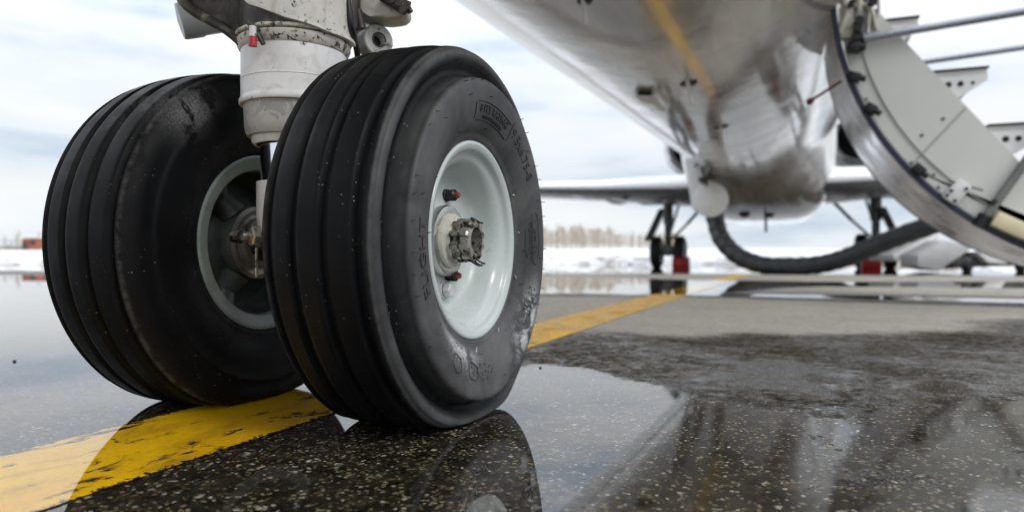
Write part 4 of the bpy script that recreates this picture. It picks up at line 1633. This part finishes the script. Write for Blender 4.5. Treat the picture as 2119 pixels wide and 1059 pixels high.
# torque link lug behind at the right, with its bore
bm = bmesh.new()
pl_ = W(775, 88, .97)
dl = Vector((.85, -.5, 0)).normalized()
lathe_dir(bm, [(.0085, .0), (.0085, .012), (.0095, .014), (.0205, .014), (.022, .012), (.022, -.012), (.0205, -.014), (0, -.014)], pl_, dl, 32)
prism(bm, [pl_ + Vector((-.018, 0, -.018)), pl_ + Vector((-.018, 0, .05)), W(738, 20, .985), W(728, 60, .985)], (0, .024, 0), .003)
lug = obj('torque_link_lug', bm, M['casting'], leg, 30)
bm = bmesh.new()
lathe_dir(bm, [(0, .0005), (.0085, .0005)], pl_, dl, 24)
lathe_dir(bm, [(.0085, .0145), (.0105, .0150), (.0105, .0135)], pl_, dl, 24)
obj('lug_bore', bm, M['black'], lug)
bm = bmesh.new()
tube(bm, [W(795, 92, .965), W(806, 90, .965), W(811, 96, .965)], .0022, 8)
obj('lug_pin', bm, M['ivory'], lug)
# right arm: dirty bracket at the top edge
bm = bmesh.new()
prism(bm, [W(u, v, .93) for u, v in ((700, -60), (724, 14), (742, 30), (764, 34), (800, 38), (832, 34), (846, 20), (838, 4), (812, -8), (800, -60))], fwd * .045, .006)
obj('steering_bracket', bm, M['ivory'], leg)
bm = bmesh.new()
for (a, b, r_) in (((790, -6), (842, 24), .006), ((728, -8), (726, 60), .012), ((842, 14), (850, 26), .004), ((820, 0), (848, 12), .005), ((740, 22), (748, 60), .006), ((800, -20), (836, 20), .008)):
    tube(bm, [W(a[0], a[1], .922), W(b[0], b[1], .922)], r_, 10)
for u, v in ((842, 16), (826, 8), (834, 22), (812, 2)):
    lathe_dir(bm, [(0, .006), (.005, .005), (.0055, -.004)], W(u, v, .918), (0.3, -.95, 0), 8)
each('cable', bm, M['grime_shade'], leg)

# ------------------------------------------------------------------ wheel chocks
def chock(loc, w, label):
    b_ = bmesh.new()
    x, y = loc
    prism(b_, [Vector((x - w / 2, y, GZ - .001)), Vector((x - w / 2, y + .26, GZ - .001)), Vector((x - w / 2, y + .22, .12)), Vector((x - w / 2, y + .12, .24)), Vector((x - w / 2, y + .03, .24)), Vector((x - w / 2, y, .18))], (w, 0, 0), .012)
    o = obj('wheel_chock', b_, M['red'])
    tag(o, label, 'chock', 'red chocks at the main wheels')


chock((-1.66, 13.98), .34, 'red wheel chock against the left-hand main gear of the jet, near the hose')
chock((1.88, 13.92), .34, 'red wheel chock under the main gear seen below the hose')

# ------------------------------------------------------------------ equipment cart behind the door
cart = tag(empty('equipment_cart', W(1990, 560, 10.5)), 'low grey and white cart with sloping panels behind the stair door', 'cart')
CY = 10.5


def cprism(px, depth, mat, name, Y=CY):
    b_ = bmesh.new()
    prism(b_, [W(u, v, Y) - cart.location for u, v in px], fwd * depth, .01)
    return obj(name, b_, mat, cart)


cprism([(1900, 528), (1958, 497), (2014, 512), (1944, 560), (1900, 552)], .5, M['cart_grey'], 'sloping_panel')
cprism([(1848, 527), (1938, 482), (1945, 494), (1902, 528), (1852, 540)], .8, M['cart_white'], 'cover_panel', CY + .7)
cprism([(1975, 535), (2160, 520), (2160, 545), (1965, 556)], .9, M['strut_dark'], 'chassis', CY + .1)
cprism([(2022, 520), (2070, 528), (2086, 546), (2045, 544)], .5, M['cart_white'], 'rear_panel', CY - .05)
for u in (2001, 2112):
    b_ = bmesh.new()
    p = W(u, 559, CY - .15)
    p.z = .115
    lathe_dir(b_, [(.04, -.05), (.09, -.06), (.115, -.04), (.115, .04), (.09, .06), (.04, .05)], p - cart.location, Vector((.9, -.4, 0)), 24)
    w_ = obj('wheel', b_, M['rubber_plain'], cart)
    b_ = bmesh.new()
    lathe_dir(b_, [(0, -.04), (.045, -.035), (.045, .035), (0, .04)], p - cart.location, Vector((.9, -.4, 0)), 16)
    obj('wheel_hub', b_, simple('hub_red', (.16, .02, .015), .5), w_)

# ------------------------------------------------------------------ far building
def far_building():
    Y = 110
    b0 = W(46, 517, Y)
    r_ = tag(empty('brick_building', b0, PSI), 'low red brick building at the far edge of the field, left of the nose wheels', 'building')
    sc = Y / FPX
    wd, ht, dp = 95 * sc, 25 * sc, 6
    bm = bmesh.new()
    box(bm, (0, 0, -.8), (wd, dp, ht))
    wl = obj('wall', bm, M['brick'], r_)
    bm = bmesh.new()
    box(bm, (-.25, -.25, ht), (wd + .25, dp + .25, ht + .22))
    obj('roof', bm, M['roof_snow'], r_)
    for k in range(3):
        bm = bmesh.new()
        box(bm, (1.2 + k * 2.2, -.06, ht * .42), (2.1 + k * 2.2, .05, ht * .78))
        obj('window', bm, M['glass_dark'], r_)
    bm = bmesh.new()
    box(bm, (-.05, -.05, -.6), (.9, .04, ht * .7))
    obj('door', bm, simple('brown_door', (.09, .035, .03), .7), r_)


far_building()

# ------------------------------------------------------------------ trees
def bare_tree(h, spread, seed, trunk_r):
    rnd = random.Random(seed)
    bt = bmesh.new()
    pts = []
    x = y = 0
    for i in range(7):
        t = i / 6
        pts.append(Vector((x, y, h * .92 * t)))
        x += rnd.uniform(-.06, .06); y += rnd.uniform(-.06, .06)
    tube(bt, pts, [trunk_r * (1 - .85 * i / 6) for i in range(7)], 7)
    bc = bmesh.new()
    for k in range(64):
        t = rnd.uniform(.10, .97)
        i = min(int(t * 6), 5)
        base = pts[i].lerp(pts[i + 1], t * 6 - i)
        az = rnd.uniform(0, 2 * PI)
        ln = spread * (1.15 - t * .75) * rnd.uniform(.6, 1.15)
        rise = rnd.uniform(.9, 1.9)
        d = Vector((math.cos(az), math.sin(az), rise)).normalized()
        end = base + d * ln * 1.5
        mid = base.lerp(end, .5) + Vector((rnd.uniform(-.1, .1), rnd.uniform(-.1, .1), -.05))
        tube(bc, [base, mid, end], [trunk_r * .22, trunk_r * .14, trunk_r * .05], 4, False)
        for j in range(11):
            s = rnd.uniform(.15, 1)
            q0 = base.lerp(end, s)
            a2 = rnd.uniform(0, 2 * PI)
            d2 = (d * 1.0 + Vector((math.cos(a2), math.sin(a2), rnd.uniform(0, .9))) * .9).normalized()
            l2 = ln * rnd.uniform(.18, .42)
            sd2 = d2.cross(Vector((rnd.uniform(-1, 1), rnd.uniform(-1, 1), .3))).normalized() * .034
            q1 = q0 + d2 * l2
            bc.faces.new([bc.verts.new(q) for q in (q0 - sd2, q0 + sd2, q1 + sd2 * .4, q1 - sd2 * .4)])
    return bt, bc


protos = []
for i in range(4):
    bt, bc = bare_tree(5.6, 1.15, 20 + i, .10)
    root = empty('bare_tree', (0, 0, 0))
    obj('trunk', bt, M['bark'], root)
    obj('crown', bc, M['twig'], root, recalc=False, smooth=False)
    protos.append([root, False])


def copy_tree(src):
    r_ = src.copy()
    C.objects.link(r_)
    for ch in list(src.children):
        c_ = ch.copy()
        C.objects.link(c_)
        c_.parent = r_
    return r_


rndt = random.Random(11)
spots = []
for u in np.linspace(1060, 1268, 44): spots.append((u + rndt.uniform(-3, 3), rndt.uniform(135, 160), rndt.uniform(.74, .95), 'tall'))
for u in np.linspace(1275, 1410, 26): spots.append((u + rndt.uniform(-4, 4), rndt.uniform(170, 200), rndt.uniform(.70, .85), 'mid'))
for u in np.linspace(-40, 84, 9): spots.append((u + rndt.uniform(-5, 5), rndt.uniform(150, 170), rndt.uniform(.35, .95), 'left'))
LBL = {'tall': 'tall bare poplar in the dense pale row right of the nose tyre',
       'mid': 'lower bare tree in the thin row above the snow behind the main gear',
       'left': 'bare tree on the horizon at the far left by the brick building'}
for i, (u, Y, k, typ) in enumerate(spots):
    pr = protos[i % 4]
    if not pr[1]:
        t_ = pr[0]; pr[1] = True
    else:
        t_ = copy_tree(pr[0])
    p = W(u, 515, Y)
    p.z = float(terrain_z(np.array([p.x]), np.array([p.y]))[0]) - .05
    t_.location = p
    t_.rotation_euler = (0, 0, rndt.uniform(0, 6.28))
    t_.scale = (k, k, k)
    tag(t_, LBL[typ], 'tree', {'tall': 'bare poplars in the dense row', 'mid': 'low bare trees behind the main gear', 'left': 'bare trees at the far left'}[typ])

# brush strip on the left horizon
bm = bmesh.new()
rnd = random.Random(4)
for k in range(2600):
    u = rnd.uniform(-120, 520)
    Y = rnd.uniform(120, 128)
    p = W(u, 515, Y)
    p.z = float(terrain_z(np.array([p.x]), np.array([p.y]))[0])
    h = rnd.uniform(.25, .8)
    sd2 = Vector((rnd.uniform(-1, 1), rnd.uniform(-1, 1), 0)).normalized() * .05
    q1 = p + Vector((rnd.uniform(-.3, .3), rnd.uniform(-.3, .3), h))
    bm.faces.new([bm.verts.new(q) for q in (p - sd2, p + sd2, q1 + sd2 * .5, q1 - sd2 * .5)])
tag(obj('brush', bm, M['bush'], recalc=False, smooth=False), 'strip of dry brown brush on the left horizon', 'brush', kind='stuff')

# ------------------------------------------------------------------ pebbles and grit
def pebble(u, v, size, label, seed):
    p = ground(u, v)
    b_ = bmesh.new()
    bmesh.ops.create_icosphere(b_, subdivisions=2, radius=size)
    for vv in b_.verts:
        vv.co *= 1 + .35 * noise.noise(vv.co / size * 1.1 + Vector((seed, 0, 0)))
        vv.co.z *= .75
    o = obj('pebble', b_, M['stone'])
    o.location = (p.x, p.y, GZ + size * .4)
    tag(o, label, 'pebble')


pebble(30, 748, .0035, 'lone dark pebble in the puddle at the left edge', 1)
pebble(1118, 761, .0028, 'dark pebble at the puddle edge just right of the near tyre', 2)
bm = bmesh.new()
rnd = random.Random(9)
for k in range(900):
    u = rnd.uniform(1180, 2300); v = rnd.uniform(640, 830)
    if v > 745 and u < 1420: continue
    p = ground(u, v)
    s_ = rnd.uniform(.0006, .0022)
    pts = [Vector((rnd.uniform(-1, 1), rnd.uniform(-1, 1), 0)).normalized() * s_ * rnd.uniform(.6, 1.2) for _ in range(3)]
    vs = [bm.verts.new(Vector((p.x, p.y, GZ)) + q) for q in pts]
    tp = bm.verts.new(Vector((p.x, p.y, GZ + s_ * rnd.uniform(.4, 1))))
    for i in range(3): bm.faces.new((vs[i], vs[(i + 1) % 3], tp))
tag(obj('grit', bm, simple('grit_stone', (.22, .19, .15), .7, 0, .7, 700), smooth=False), 'scattered fine grit on the damp asphalt', 'grit', kind='stuff')
